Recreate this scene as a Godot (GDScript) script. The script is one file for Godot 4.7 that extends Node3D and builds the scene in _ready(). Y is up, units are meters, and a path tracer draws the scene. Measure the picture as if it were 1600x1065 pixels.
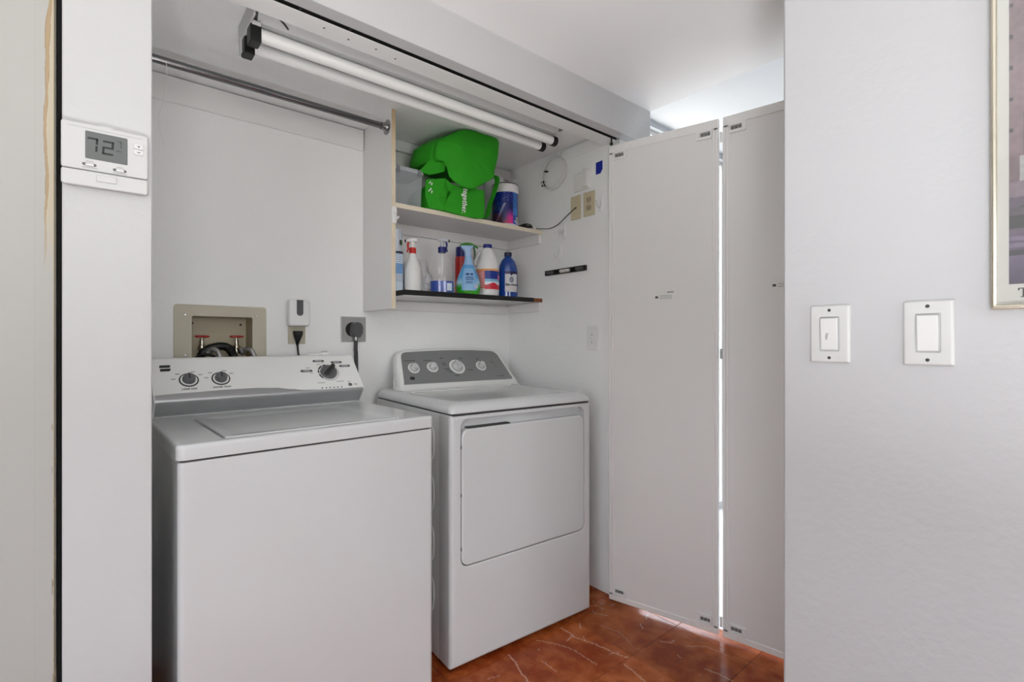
extends Node3D
# Laundry closet with washer and dryer seen from a hallway. Metres, y up, the camera stands at x = z = 0.

var M := {}

# ---------------------------------------------------------------- mesh builder
class B:
	var P := PackedVector3Array()
	var U := PackedVector2Array()
	var xf := Transform3D.IDENTITY

	func tri(a: Vector3, b: Vector3, c: Vector3, ua := Vector2.ZERO, ub := Vector2.ZERO, uc := Vector2.ZERO) -> void:
		if a.is_equal_approx(b) or b.is_equal_approx(c) or a.is_equal_approx(c):
			return
		P.append(xf * a); P.append(xf * b); P.append(xf * c)
		U.append(ua); U.append(ub); U.append(uc)

	func flip_if_inside_out(from: int) -> void:
		var o := P[from] if P.size() > from else Vector3.ZERO
		var vol := 0.0
		for i in range(from, P.size(), 3):
			vol += (P[i] - o).dot((P[i + 1] - o).cross(P[i + 2] - o))
		if vol < 0.0:
			flip(from)

	func flip(from: int) -> void:
		for i in range(from, P.size(), 3):
			var p := P[i + 1]; P[i + 1] = P[i + 2]; P[i + 2] = p
			var u := U[i + 1]; U[i + 1] = U[i + 2]; U[i + 2] = u

	func cap(ring: PackedVector3Array) -> void:
		# flat cap by ear clipping on the plane the ring lies in
		var n := Vector3.ZERO
		for i in ring.size():
			var a := ring[i]; var b := ring[(i + 1) % ring.size()]
			n += a.cross(b)
		if n.length() < 1e-12:
			return
		n = n.normalized()
		var ux := (Vector3.UP if absf(n.y) < 0.9 else Vector3.RIGHT).cross(n).normalized()
		var uy := n.cross(ux)
		var flat := PackedVector2Array()
		for p in ring:
			flat.append(Vector2(p.dot(ux), p.dot(uy)) * 100.0)
		var ix := Geometry2D.triangulate_polygon(flat)
		if ix.size() == 0:
			var c := Vector3.ZERO
			for p in ring:
				c += p
			c /= ring.size()
			for i in ring.size():
				tri(c, ring[i], ring[(i + 1) % ring.size()])
			return
		for i in range(0, ix.size(), 3):
			var a := flat[ix[i]]; var b := flat[ix[i + 1]]; var c2 := flat[ix[i + 2]]
			if (b - a).cross(c2 - a) > 0:
				tri(ring[ix[i]], ring[ix[i + 1]], ring[ix[i + 2]])
			else:
				tri(ring[ix[i]], ring[ix[i + 2]], ring[ix[i + 1]])

	func loft(rings: Array, caps := true, torus := false) -> void:
		var start := P.size()
		var m := rings.size()
		var last := m if torus else m - 1
		for k in last:
			var a: PackedVector3Array = rings[k]
			var b: PackedVector3Array = rings[(k + 1) % m]
			var n := a.size()
			for j in n:
				var j2 := (j + 1) % n
				var v0 := float(k) / maxf(1, m - 1); var v1 := float(k + 1) / maxf(1, m - 1)
				var u0 := float(j) / n; var u1 := float(j + 1) / n
				tri(a[j], a[j2], b[j2], Vector2(u0, v0), Vector2(u1, v0), Vector2(u1, v1))
				tri(a[j], b[j2], b[j], Vector2(u0, v0), Vector2(u1, v1), Vector2(u0, v1))
		if caps and not torus:
			var first: PackedVector3Array = rings[0].duplicate()
			first.reverse()
			cap(first)
			cap(rings[m - 1])
		flip_if_inside_out(start)

	# open sheet given as rows of points; faces away from the point «inside»
	func sheet(rows: Array, inside: Vector3) -> void:
		var start := P.size()
		var m := rows.size()
		for k in m - 1:
			var a: PackedVector3Array = rows[k]; var b: PackedVector3Array = rows[k + 1]
			for j in a.size() - 1:
				var u0 := float(j) / (a.size() - 1); var u1 := float(j + 1) / (a.size() - 1)
				var v0 := float(k) / (m - 1); var v1 := float(k + 1) / (m - 1)
				tri(a[j], a[j + 1], b[j + 1], Vector2(u0, v0), Vector2(u1, v0), Vector2(u1, v1))
				tri(a[j], b[j + 1], b[j], Vector2(u0, v0), Vector2(u1, v1), Vector2(u0, v1))
		var out := 0.0
		var c := xf * inside
		for i in range(start, P.size(), 3):
			out += (P[i + 1] - P[i]).cross(P[i + 2] - P[i]).dot((P[i] + P[i + 1] + P[i + 2]) / 3.0 - c)
		if out < 0:
			flip(start)

	static func rrect(x0: float, y0: float, x1: float, y1: float, r: float, seg := 4) -> PackedVector2Array:
		var o := PackedVector2Array()
		r = clampf(r, 0.00002, minf(x1 - x0, y1 - y0) * 0.499)
		var cs := [Vector2(x1 - r, y1 - r), Vector2(x0 + r, y1 - r), Vector2(x0 + r, y0 + r), Vector2(x1 - r, y0 + r)]
		for q in 4:
			for i in seg + 1:
				var t := (q + float(i) / seg) * PI / 2
				o.append(cs[q] + Vector2(cos(t), sin(t)) * r)
		return o

	static func lift(o: PackedVector2Array, z: float) -> PackedVector3Array:
		var r := PackedVector3Array()
		for p in o:
			r.append(Vector3(p.x, p.y, z))
		return r

	# rounded rectangle in x and y, from z0 to z1, both rims bevelled
	func slab(x0: float, y0: float, x1: float, y1: float, z0: float, z1: float, r := 0.003, bev := 0.001, seg := 4, bseg := 2, both := true) -> void:
		var rings := []
		bev = minf(bev, minf(absf(z1 - z0) * 0.49, minf(x1 - x0, y1 - y0) * 0.3))
		if both:
			for i in bseg + 1:
				var t := float(i) / bseg * PI / 2
				var e := bev * (1 - sin(t))
				rings.append(lift(rrect(x0 + e, y0 + e, x1 - e, y1 - e, maxf(r - e, r * 0.3), seg), z0 + bev * (1 - cos(t))))
		else:
			rings.append(lift(rrect(x0, y0, x1, y1, r, seg), z0))
		for i in bseg + 1:
			var t := float(i) / bseg * PI / 2
			var e := bev * (1 - cos(t))
			rings.append(lift(rrect(x0 + e, y0 + e, x1 - e, y1 - e, maxf(r - e, r * 0.3), seg), z1 - bev * (1 - sin(t))))
		loft(rings)

	func box(a: Vector3, b: Vector3, bev := 0.001) -> void:
		slab(minf(a.x, b.x), minf(a.y, b.y), maxf(a.x, b.x), maxf(a.y, b.y), minf(a.z, b.z), maxf(a.z, b.z), bev, bev, 1, 1)

	# rounded rectangular ring: outer outline o, inner outline i (x0, y0, x1, y1, r)
	func frame(o: Array, i: Array, z0: float, z1: float, bev := 0.001, ibev := 0.001, seg := 4) -> void:
		var rings := []
		rings.append(lift(rrect(o[0], o[1], o[2], o[3], o[4], seg), z0))
		for k in 4:
			var t := k / 3.0 * PI / 2
			var e := bev * (1 - cos(t))
			rings.append(lift(rrect(o[0] + e, o[1] + e, o[2] - e, o[3] - e, maxf(o[4] - e, o[4] * 0.3), seg), z1 - bev * (1 - sin(t))))
		for k in 4:
			var t := k / 3.0 * PI / 2
			var e := ibev * (1 - sin(t))
			rings.append(lift(rrect(i[0] - e, i[1] - e, i[2] + e, i[3] + e, i[4] + e, seg), z1 - ibev * (1 - cos(t))))
		rings.append(lift(rrect(i[0], i[1], i[2], i[3], i[4], seg), z0))
		loft(rings, false, true)

	# profile of [radius, height] pairs turned round y
	func lathe(prof: Array, n := 24, sx := 1.0, sz := 1.0, c := Vector3.ZERO) -> void:
		var rings := []
		for q in prof:
			var ring := PackedVector3Array()
			for j in n:
				var t := TAU * j / n
				ring.append(c + Vector3(cos(t) * q[0] * sx, q[1], sin(t) * q[0] * sz))
			rings.append(ring)
		loft(rings)

	func tube(pts: Array, r: float, n := 8, caps := true) -> void:
		var rings := []
		var side := Vector3.ZERO
		for k in pts.size():
			var d: Vector3 = (pts[mini(k + 1, pts.size() - 1)] - pts[maxi(k - 1, 0)]).normalized()
			if side == Vector3.ZERO:
				side = d.cross(Vector3.UP if absf(d.y) < 0.9 else Vector3.RIGHT).normalized()
			side = (side - d * side.dot(d)).normalized()
			var up := d.cross(side)
			var ring := PackedVector3Array()
			for j in n:
				var t := TAU * j / n
				ring.append(pts[k] + (side * cos(t) + up * sin(t)) * r)
			rings.append(ring)
		loft(rings, caps)

	static func curve(pts: Array, steps := 8) -> Array:
		var o := []
		for k in pts.size() - 1:
			var p0: Vector3 = pts[maxi(k - 1, 0)]; var p1: Vector3 = pts[k]; var p2: Vector3 = pts[k + 1]; var p3: Vector3 = pts[mini(k + 2, pts.size() - 1)]
			for i in steps:
				o.append(p1.cubic_interpolate(p2, p0, p3, float(i) / steps))
		o.append(pts[-1])
		return o

	# closed outline through points, smoothed, with n points
	static func blob(pts: Array, n := 48, smooth := true) -> PackedVector2Array:
		var dense := []
		var m := pts.size()
		for k in m:
			var p0: Vector2 = pts[(k + m - 1) % m]; var p1: Vector2 = pts[k]; var p2: Vector2 = pts[(k + 1) % m]; var p3: Vector2 = pts[(k + 2) % m]
			for i in 12:
				dense.append(p1.cubic_interpolate(p2, p0, p3, i / 12.0) if smooth else p1.lerp(p2, i / 12.0))
		var total := 0.0
		for i in dense.size():
			total += dense[i].distance_to(dense[(i + 1) % dense.size()])
		var o := PackedVector2Array()
		var step := total / n
		var want := 0.0
		var run := 0.0
		for i in dense.size():
			var a: Vector2 = dense[i]; var b: Vector2 = dense[(i + 1) % dense.size()]
			var d := a.distance_to(b)
			while want <= run + d and o.size() < n:
				o.append(a.lerp(b, (want - run) / maxf(d, 1e-9)))
				want += step
			run += d
		return o

	func mesh(crease := 40.0) -> ArrayMesh:
		var nt := P.size() / 3
		var fn := PackedVector3Array()
		fn.resize(nt)
		var at := {}
		for f in nt:
			fn[f] = (P[f * 3 + 1] - P[f * 3]).cross(P[f * 3 + 2] - P[f * 3])
			for k in 3:
				var key := Vector3i((P[f * 3 + k] * 50000.0).round())
				if at.has(key):
					at[key].append(f)
				else:
					at[key] = [f]
		var lim := cos(deg_to_rad(crease))
		var V := PackedVector3Array(); V.resize(nt * 3)
		var N := PackedVector3Array(); N.resize(nt * 3)
		var T := PackedVector2Array(); T.resize(nt * 3)
		for f in nt:
			var me := fn[f].normalized()
			for k in 3:
				var p := P[f * 3 + k]
				var n := Vector3.ZERO
				for g in at[Vector3i((p * 50000.0).round())]:
					if fn[g].normalized().dot(me) > lim:
						n += fn[g]
				var w := f * 3 + (0 if k == 0 else 3 - k)   # clockwise is front in Godot
				V[w] = p
				N[w] = n.normalized() if n.length() > 1e-14 else me
				T[w] = U[f * 3 + k]
		var arr := []
		arr.resize(Mesh.ARRAY_MAX)
		arr[Mesh.ARRAY_VERTEX] = V
		arr[Mesh.ARRAY_NORMAL] = N
		arr[Mesh.ARRAY_TEX_UV] = T
		var m := ArrayMesh.new()
		m.add_surface_from_arrays(Mesh.PRIMITIVE_TRIANGLES, arr)
		return m


# ---------------------------------------------------------------- scene helpers
func thing(called: String, label: String, category: String, at := Vector3.ZERO, turn := 0.0, group := "") -> Node3D:
	var o := Node3D.new()
	o.name = called
	add_child(o, true)
	o.position = at
	o.rotation.y = turn
	tag(o, label, category, group)
	return o

func tag(o: Node3D, label: String, category: String, group := "") -> void:
	if label: o.set_meta("label", label)
	if category: o.set_meta("category", category)
	if group: o.set_meta("group", group)

func part(called: String, b: B, m: Material, parent: Node3D = self, label := "", crease := 40.0) -> MeshInstance3D:
	var o := MeshInstance3D.new()
	o.name = called
	o.mesh = b.mesh(crease)
	o.material_override = m
	parent.add_child(o, true)
	if label: o.set_meta("label", label)
	return o

func struct(called: String, b: B, m: Material, label := "", category := "") -> MeshInstance3D:
	var o := part(called, b, m)
	o.set_meta("kind", "structure")
	tag(o, label, category)
	return o

func text(called: String, words: String, size: float, m: Material, parent: Node3D, xf: Transform3D, depth := 0.0006, serif := false) -> MeshInstance3D:
	var t := TextMesh.new()
	var f := SystemFont.new()
	f.font_names = PackedStringArray(["Droid Serif" if serif else "Droid Sans"])
	f.font_weight = 700
	t.font = f
	t.text = words
	t.font_size = 48
	t.pixel_size = size / 48.0
	t.depth = depth
	t.curve_step = 1.5
	var o := MeshInstance3D.new()
	o.name = called
	o.mesh = t
	o.material_override = m
	o.transform = xf
	parent.add_child(o, true)
	return o

func mat(c: Color, rough := 0.5, metal := 0.0, coat := 0.0) -> StandardMaterial3D:
	var m := StandardMaterial3D.new()
	m.albedo_color = c
	m.roughness = rough
	m.metallic = metal
	if coat > 0:
		m.clearcoat_enabled = true
		m.clearcoat = coat
		m.clearcoat_roughness = 0.08
	return m

func clear(c: Color, rough := 0.06) -> StandardMaterial3D:
	var m := mat(c, rough)
	m.transparency = BaseMaterial3D.TRANSPARENCY_ALPHA
	m.cull_mode = BaseMaterial3D.CULL_DISABLED
	return m

func noise(freq: float, sd: int, oct := 4) -> FastNoiseLite:
	var n := FastNoiseLite.new()
	n.seed = sd
	n.frequency = freq
	n.fractal_octaves = oct
	return n

func relief(m: StandardMaterial3D, freq: float, scale: float, cm: float, sd := 3) -> void:
	var t := NoiseTexture2D.new()
	t.width = 512; t.height = 512; t.seamless = true
	t.noise = noise(freq, sd)
	m.heightmap_enabled = true
	m.heightmap_texture = t
	m.heightmap_scale = cm
	m.uv1_triplanar = true
	m.uv1_world_triplanar = true
	m.uv1_scale = Vector3.ONE * scale

func tex(img: Image) -> ImageTexture:
	return ImageTexture.create_from_image(img)


# ---------------------------------------------------------------- build
func _ready() -> void:
	lights_and_camera()
	materials()
	room()
	floor_tiles()
	bifold_door()
	washer()
	dryer()
	shelf_unit()
	rod_and_fixture()
	back_wall_fittings()
	right_wall_fittings()
	upper_shelf_things()
	lower_shelf_things()
	hall_things()

func lights_and_camera() -> void:
	var cam := Camera3D.new()
	cam.name = "camera"
	cam.fov = rad_to_deg(2.0 * atan(532.5 / 774.5))
	cam.position = Vector3(0, 1.165, 0)
	cam.rotation.y = -atan(645.0 / 774.5)
	cam.near = 0.02
	add_child(cam)
	cam.current = true

	var sky := ProceduralSkyMaterial.new()
	sky.sky_top_color = Color(0.87, 0.90, 0.95)
	sky.sky_horizon_color = Color(0.95, 0.955, 0.96)
	sky.ground_horizon_color = Color(0.84, 0.83, 0.81)
	sky.ground_bottom_color = Color(0.72, 0.71, 0.69)
	sky.sun_angle_max = 0.0
	sky.energy_multiplier = 9.2
	var env := Environment.new()
	env.background_mode = Environment.BG_SKY
	env.sky = Sky.new()
	env.sky.sky_material = sky
	env.tonemap_mode = Environment.TONE_MAPPER_LINEAR
	env.tonemap_exposure = 1.09
	env.sdfgi_enabled = true
	env.ssao_enabled = true
	env.ssil_enabled = true
	var we := WorldEnvironment.new()
	we.name = "world"
	we.environment = env
	add_child(we)

	# added fill lamps, out of view, that brighten hall and closet
	lamp("added_uplight", "added unseen fill lamp with white bowl on the left behind the camera", Vector3(-0.3, 0.5, 0.45), 2.0)
	lamp("added_uplight", "added unseen low fill lamp with white bowl on the floor in front of the closet", Vector3(0.12, 0.42, 0.08), 1.7)

func lamp(called: String, label: String, c: Vector3, power: float) -> void:
	# pendant_lamp hangs from the ceiling, globe_lamp stands on the floor, added_uplight is an added fill light in an open bowl
	var up := called == "added_uplight"
	var t := thing(called, label, "lamp", Vector3(c.x, 2.228 if called == "pendant_lamp" else 0.0, c.z))
	var gy := c.y - t.position.y
	var warm := Color(0.975, 0.985, 1.0)
	var b := B.new()
	if called == "pendant_lamp":
		b.lathe([[0.0, 0.0], [0.06, 0.0], [0.06, -0.015], [0.008, -0.02], [0.008, gy + 0.155], [0.05, gy + 0.15], [0.05, gy + 0.135], [0.0, gy + 0.135]], 24)
	else:
		b.lathe([[0.0, 0.0], [0.13, 0.0], [0.13, 0.015], [0.02, 0.025], [0.01, 0.03], [0.01, gy - 0.155], [0.05, gy - 0.15], [0.05, gy - 0.135], [0.0, gy - 0.135]], 24)
	part("stem", b, mat(Color(0.8, 0.8, 0.78), 0.3, 0.6), t)
	b = B.new()
	if up:
		b.lathe([[0.0, gy - 0.14], [0.05, gy - 0.135], [0.14, gy - 0.05], [0.19, gy + 0.03], [0.185, gy + 0.03], [0.135, gy - 0.045], [0.05, gy - 0.125], [0.0, gy - 0.13]], 32)
		part("bowl", b, M.plastic if M.has("plastic") else mat(Color(0.9, 0.9, 0.9), 0.4), t)
		b = B.new()
	var prof := []
	var r := 0.07 if up else 0.14
	for i in 13:
		var an := -PI / 2 + PI * i / 12.0
		prof.append([cos(an) * r, gy - (0.05 if up else 0.0) + sin(an) * r])
	b.lathe(prof, 28)
	var glow := mat(Color(0.95, 0.95, 0.93), 0.5)
	glow.emission_enabled = true
	glow.emission = Color(1, 0.985, 0.96)
	glow.emission_energy_multiplier = 1.0
	part("bulb_globe", b, glow, t)
	var l: Light3D
	if up:
		l = SpotLight3D.new()
		l.spot_angle = 70.0
		l.spot_angle_attenuation = 0.6
		l.spot_range = 12.0
		l.spot_attenuation = 2.0
		l.rotation.x = PI / 2
		l.light_size = 0.06
	else:
		l = OmniLight3D.new()
		l.omni_range = 12.0
		l.omni_attenuation = 2.0
		l.light_size = 0.13
	l.name = "lamp"
	l.light_energy = power
	l.light_color = warm
	l.shadow_enabled = true
	l.position.y = gy + (0.025 if up else 0.0)
	t.add_child(l)

func materials() -> void:
	M.wall = mat(Color(0.96, 0.96, 0.956), 0.6)  # closet white raised to make up for the weaker light inside
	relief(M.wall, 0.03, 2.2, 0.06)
	M.hall_wall = mat(Color(0.735, 0.735, 0.74), 0.6)  # white wall toned down where the hall light comes out too strong
	M.front_wall = mat(Color(0.785, 0.785, 0.785), 0.6)  # white wall darkened to offset strong light on the pier
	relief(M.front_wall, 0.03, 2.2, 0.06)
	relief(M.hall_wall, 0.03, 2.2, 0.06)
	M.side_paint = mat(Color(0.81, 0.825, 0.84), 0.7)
	M.ceiling = mat(Color(0.955, 0.955, 0.95), 0.75)
	M.closet_ceiling = mat(Color(0.95, 0.95, 0.945), 0.9)
	relief(M.closet_ceiling, 0.08, 5.0, 0.15, 8)
	M.trim = mat(Color(0.93, 0.93, 0.92), 0.45)
	M.white = mat(Color(0.81, 0.815, 0.815), 0.25, 0.0, 0.6)  # appliance white lowered to even out the light on the fronts
	M.white_side = mat(Color(0.9, 0.9, 0.9), 0.35)
	M.plastic = mat(Color(0.92, 0.92, 0.91), 0.3)
	M.hall_plastic = mat(Color(0.80, 0.80, 0.795), 0.35)  # darker copy of the white plastic, offsets the brighter hall light
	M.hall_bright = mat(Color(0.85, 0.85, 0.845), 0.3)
	M.clip_slot = mat(Color(0.46, 0.46, 0.455), 0.6)
	M.seam = mat(Color(0.22, 0.22, 0.22), 0.7)
	M.grey_panel = mat(Color(0.56, 0.565, 0.565), 0.38, 0.35)
	M.silver = mat(Color(0.72, 0.725, 0.73), 0.34, 0.7)
	M.dark = mat(Color(0.17, 0.17, 0.18), 0.4)
	M.mid = mat(Color(0.42, 0.42, 0.43), 0.35, 0.3)
	M.print = mat(Color(0.3, 0.3, 0.31), 0.6)
	M.fine_print = mat(Color(0.52, 0.52, 0.52), 0.6)
	M.black = mat(Color(0.035, 0.035, 0.035), 0.45)
	M.rubber = mat(Color(0.03, 0.03, 0.03), 0.8)
	M.chrome = mat(Color(0.82, 0.82, 0.83), 0.16, 1.0)
	M.steel = mat(Color(0.62, 0.62, 0.62), 0.3, 0.9)
	M.beige = mat(Color(0.81, 0.765, 0.65), 0.45)
	M.tan = mat(Color(0.755, 0.73, 0.655), 0.5)
	M.red = mat(Color(0.75, 0.1, 0.08), 0.35)
	M.door = mat(Color(0.91, 0.905, 0.895), 0.5)
	M.door_frame = mat(Color(0.93, 0.925, 0.915), 0.4)
	M.wood_edge = mat(Color(0.88, 0.82, 0.70), 0.6)
	M.shelf = mat(Color(0.92, 0.915, 0.91), 0.5)
	M.glass = clear(Color(0.95, 0.97, 0.97, 0.08), 0.03)

func room() -> void:
	var b := B.new()
	# wall that the closet opens in: pier at the left, lintel over the opening
	b.box(Vector3(-0.058, 0, -1.355), Vector3(0.09, 2.228, -1.495), 0.002)
	b.box(Vector3(0.09, 2.072, -1.355), Vector3(1.963, 2.228, -1.404), 0.0015)
	b.box(Vector3(0.09, 2.092, -1.404), Vector3(1.8, 2.228, -1.420), 0.0)
	b.box(Vector3(0.09, 2.080, -1.420), Vector3(1.8, 2.228, -1.495), 0.0015)
	b.box(Vector3(-1.9, 0, -1.355), Vector3(-0.95, 2.228, -1.495), 0.002)
	b.box(Vector3(-0.95, 2.1, -1.355), Vector3(-0.058, 2.228, -1.495), 0.001)
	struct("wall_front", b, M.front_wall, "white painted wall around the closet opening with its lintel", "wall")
	# closet shell
	b = B.new()
	var hx0 := 0.262; var hx1 := 0.474; var hy0 := 1.06; var hy1 := 1.262
	b.box(Vector3(-0.1, 0, -2.19), Vector3(hx0, 2.25, -2.33), 0.0)
	b.box(Vector3(hx1, 0, -2.19), Vector3(1.963, 2.25, -2.33), 0.0)
	b.box(Vector3(hx0, 0, -2.19), Vector3(hx1, hy0, -2.33), 0.0)
	b.box(Vector3(hx0, hy1, -2.19), Vector3(hx1, 2.25, -2.33), 0.0)
	struct("wall_back", b, M.wall, "white back wall of the laundry closet behind washer and dryer", "wall")
	b = B.new()
	b.box(Vector3(-0.1, 0, -1.495), Vector3(0.02, 2.25, -2.19), 0.0)
	struct("wall_left", b, M.wall, "white left side wall of the closet beside the washer", "wall")
	b = B.new()
	b.box(Vector3(1.8, 0, -1.404), Vector3(1.963, 2.072, -2.19), 0.001)
	b.box(Vector3(1.8, 2.072, -1.404), Vector3(1.963, 2.228, -2.19), 0.0)
	struct("wall_right", b, M.wall, "white right side wall of the closet with hooks and outlets", "wall")
	b = B.new()
	b.box(Vector3(-0.1, 2.13, -1.495), Vector3(1.8, 2.25, -2.19), 0.0)
	struct("ceiling_001", b, M.closet_ceiling, "low textured ceiling of the laundry closet above the tube light", "ceiling")
	# hall
	b = B.new()
	b.box(Vector3(-1.9, 2.228, -1.355), Vector3(1.963, 2.34, 4.1), 0.0)
	b.box(Vector3(-1.9, 2.228, -1.6), Vector3(1.963, 2.34, -1.355), 0.0)
	struct("ceiling", b, M.ceiling, "flat white hallway ceiling in front of the closet", "ceiling")
	b = B.new()
	b.box(Vector3(1.13, 0, -0.446), Vector3(1.963, 2.228, 4.1), 0.004)
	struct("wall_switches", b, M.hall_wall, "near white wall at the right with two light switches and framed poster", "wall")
	b = B.new()
	var wz0 := 0.1; var wz1 := 1.6; var wy0 := 0.6; var wy1 := 2.0
	b.box(Vector3(-1.9, 0, -1.6), Vector3(-1.78, 2.228, wz0), 0.0)
	b.box(Vector3(-1.9, 0, wz1), Vector3(-1.78, 2.228, 4.1), 0.0)
	b.box(Vector3(-1.9, 0, wz0), Vector3(-1.78, wy0, wz1), 0.0)
	b.box(Vector3(-1.9, wy1, wz0), Vector3(-1.78, 2.228, wz1), 0.0)
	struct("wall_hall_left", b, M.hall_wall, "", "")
	window("window_3", Vector3(-1.84, wy0, wz1), Vector3(-1.84 + (wz1 - wz0), wy1, wz1), 2, PI / 2)  # added unseen window, sized for soft light from the left
	b = B.new()
	b.box(Vector3(-1.78, 0, 4.0), Vector3(-1.4, 2.228, 4.1), 0.0)
	b.box(Vector3(0.75, 0, 4.0), Vector3(1.13, 2.228, 4.1), 0.0)
	b.box(Vector3(-1.4, 0, 4.0), Vector3(0.75, 0.25, 4.1), 0.0)
	b.box(Vector3(-1.4, 2.12, 4.0), Vector3(0.75, 2.228, 4.1), 0.0)
	struct("wall_hall_end", b, M.hall_wall, "", "")
	window("window_1", Vector3(-1.4, 0.25, 4.05), Vector3(0.75, 2.12, 4.05), 2)  # added unseen window giving soft frontal fill
	# bright side room beyond the folded door
	b = B.new()
	b.box(Vector3(1.963, 2.45, -1.9), Vector3(4.3, 2.56, 1.7), 0.0)
	b.box(Vector3(1.87, 2.34, -1.9), Vector3(1.963, 2.56, 1.7), 0.0)
	struct("ceiling_002", b, M.side_paint, "bright ceiling of the sunlit side room seen above the folding door", "ceiling")
	b = B.new()
	b.box(Vector3(1.963, 0, -1.70), Vector3(2.3, 2.45, -1.82), 0.0)
	b.box(Vector3(3.4, 0, -1.70), Vector3(4.3, 2.45, -1.82), 0.0)
	b.box(Vector3(2.3, 2.415, -1.70), Vector3(3.4, 2.45, -1.82), 0.0)
	struct("wall_side_room", b, M.side_paint, "", "")
	b = B.new()
	b.box(Vector3(4.2, 0, -1.7), Vector3(4.3, 2.45, 1.7), 0.0)
	b.box(Vector3(1.963, 0, 1.6), Vector3(4.2, 2.45, 1.7), 0.0)
	struct("wall_side_room_far", b, M.side_paint, "", "")
	window("window_2", Vector3(2.3, 0.0, -1.76), Vector3(3.4, 2.415, -1.76), 1)
	# flush door at the far left
	var d := Node3D.new()
	d.name = "door_1"
	d.set_meta("kind", "structure")
	tag(d, "grey door at far left with brown water stains down its edge", "door")
	add_child(d)
	b = B.new()
	b.box(Vector3(-0.94, 0.01, -1.3573), Vector3(-0.0985, 2.09, -1.397), 0.0)
	var dm := mat(Color(0.70, 0.695, 0.675), 0.5)
	part("slab", b, dm, d)
	b = B.new()
	var rows := []
	for k in 2:
		rows.append(PackedVector3Array([Vector3(-0.0985, 2.09 - 2.08 * k, -1.3572), Vector3(-0.0668, 2.09 - 2.08 * k, -1.3572)]))
	b.sheet(rows, Vector3(-0.07, 1, -1.5))
	b.box(Vector3(-0.0985, 0.01, -1.3573), Vector3(-0.0668, 2.09, -1.397), 0.0)
	var img := Image.create(64, 1024, false, Image.FORMAT_RGB8)
	var n1 := noise(0.008, 5, 3); var n2 := noise(0.06, 9)
	for y in 1024:
		var hgt := 2.09 - 2.08 * y / 1024.0
		# the paint is worn off down to pale wood behind a brown run of water; lower down only the very edge is bare
		var down := clampf((1.95 - hgt) / 0.75, 0.0, 1.0)
		var run_x := lerpf(45.0, 24.0, down) + n1.get_noise_2d(0, y) * 9.0
		var wide := lerpf(9.0, 3.0, down) * (0.8 + 0.5 * n1.get_noise_2d(30, y * 2))
		var bare := clampf((hgt - 1.30) / 0.14, 0.0, 1.0)
		for x in 64:
			var c := Color(0.70, 0.695, 0.675)
			var grain := n2.get_noise_2d(x * 0.8, y * 0.5)
			if x > run_x: c = c.lerp(Color(0.74, 0.70, 0.61), bare)
			if absf(x - run_x) < wide + grain * 2.0: c = c.lerp(Color(0.665, 0.575, 0.44) if absf(x - run_x) < wide - 1.5 else Color(0.60, 0.50, 0.37), bare * 0.9)
			if x > 54 and x <= 57: c = Color(0.68, 0.63, 0.53)
			if x > 57: c = Color(0.37, 0.36, 0.31)
			if hgt < 0.24 and grain > lerpf(0.28, -0.02, clampf((x - 14) / 40.0, 0, 1)): c = c.lerp(Color(0.47, 0.36, 0.24), 0.75)
			if hgt < 1.0 and x > 50 and grain > 0.34: c = c.lerp(Color(0.5, 0.44, 0.34), 0.6)
			img.set_pixel(x, y, c)
	var em := mat(Color.WHITE, 0.6)
	em.albedo_texture = tex(img)
	part("edge_strip", b, em, d, "pale edge strip with brown drip stain")
	b = B.new()
	b.box(Vector3(-0.95, 0, -1.40), Vector3(-0.058, 2.1, -1.44), 0.0)
	part("gap_shade_backing", b, M.rubber, d)  # black backing stands for the shade deep in the door gap
	b = B.new()
	b.box(Vector3(-0.0658, 0, -1.366), Vector3(-0.0582, 2.1, -1.43), 0.0)
	part("gap_shade_strip", b, mat(Color(0.012, 0.012, 0.012), 0.9), d)  # near-black strip puts the shade of the narrow gap into colour

func window(called: String, a: Vector3, c: Vector3, panes: int, turn := 0.0) -> void:
	# built along x from the corner a, then turned about that corner
	var w := Node3D.new()
	w.name = called
	w.set_meta("kind", "structure")
	add_child(w)
	w.transform = Transform3D(Basis(Vector3.UP, turn), a)
	c -= a
	a = Vector3.ZERO
	var b := B.new()
	var fw := 0.045
	for k in panes + 1:
		var x := lerpf(a.x + fw / 2, c.x - fw / 2, float(k) / panes)
		b.box(Vector3(x - fw / 2, a.y, a.z - 0.03), Vector3(x + fw / 2, c.y, a.z + 0.03), 0.002)
	b.box(Vector3(a.x, a.y, a.z - 0.028), Vector3(c.x, a.y + fw, a.z + 0.028), 0.002)
	b.box(Vector3(a.x, c.y - fw * 0.6, a.z - 0.028), Vector3(c.x, c.y, a.z + 0.028), 0.002)
	part("window_frame", b, M.trim, w)
	for k in panes:
		b = B.new()
		var x0 := lerpf(a.x, c.x, float(k) / panes) + fw * 0.5
		var x1 := lerpf(a.x, c.x, float(k + 1) / panes) - fw * 0.5
		var rows := [PackedVector3Array([Vector3(x0, a.y + fw, a.z), Vector3(x1, a.y + fw, a.z)]), PackedVector3Array([Vector3(x0, c.y - fw * 0.6, a.z), Vector3(x1, c.y - fw * 0.6, a.z)])]
		b.sheet(rows, Vector3(x0, 1, a.z - 1))
		part("pane", b, M.glass, w)

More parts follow.
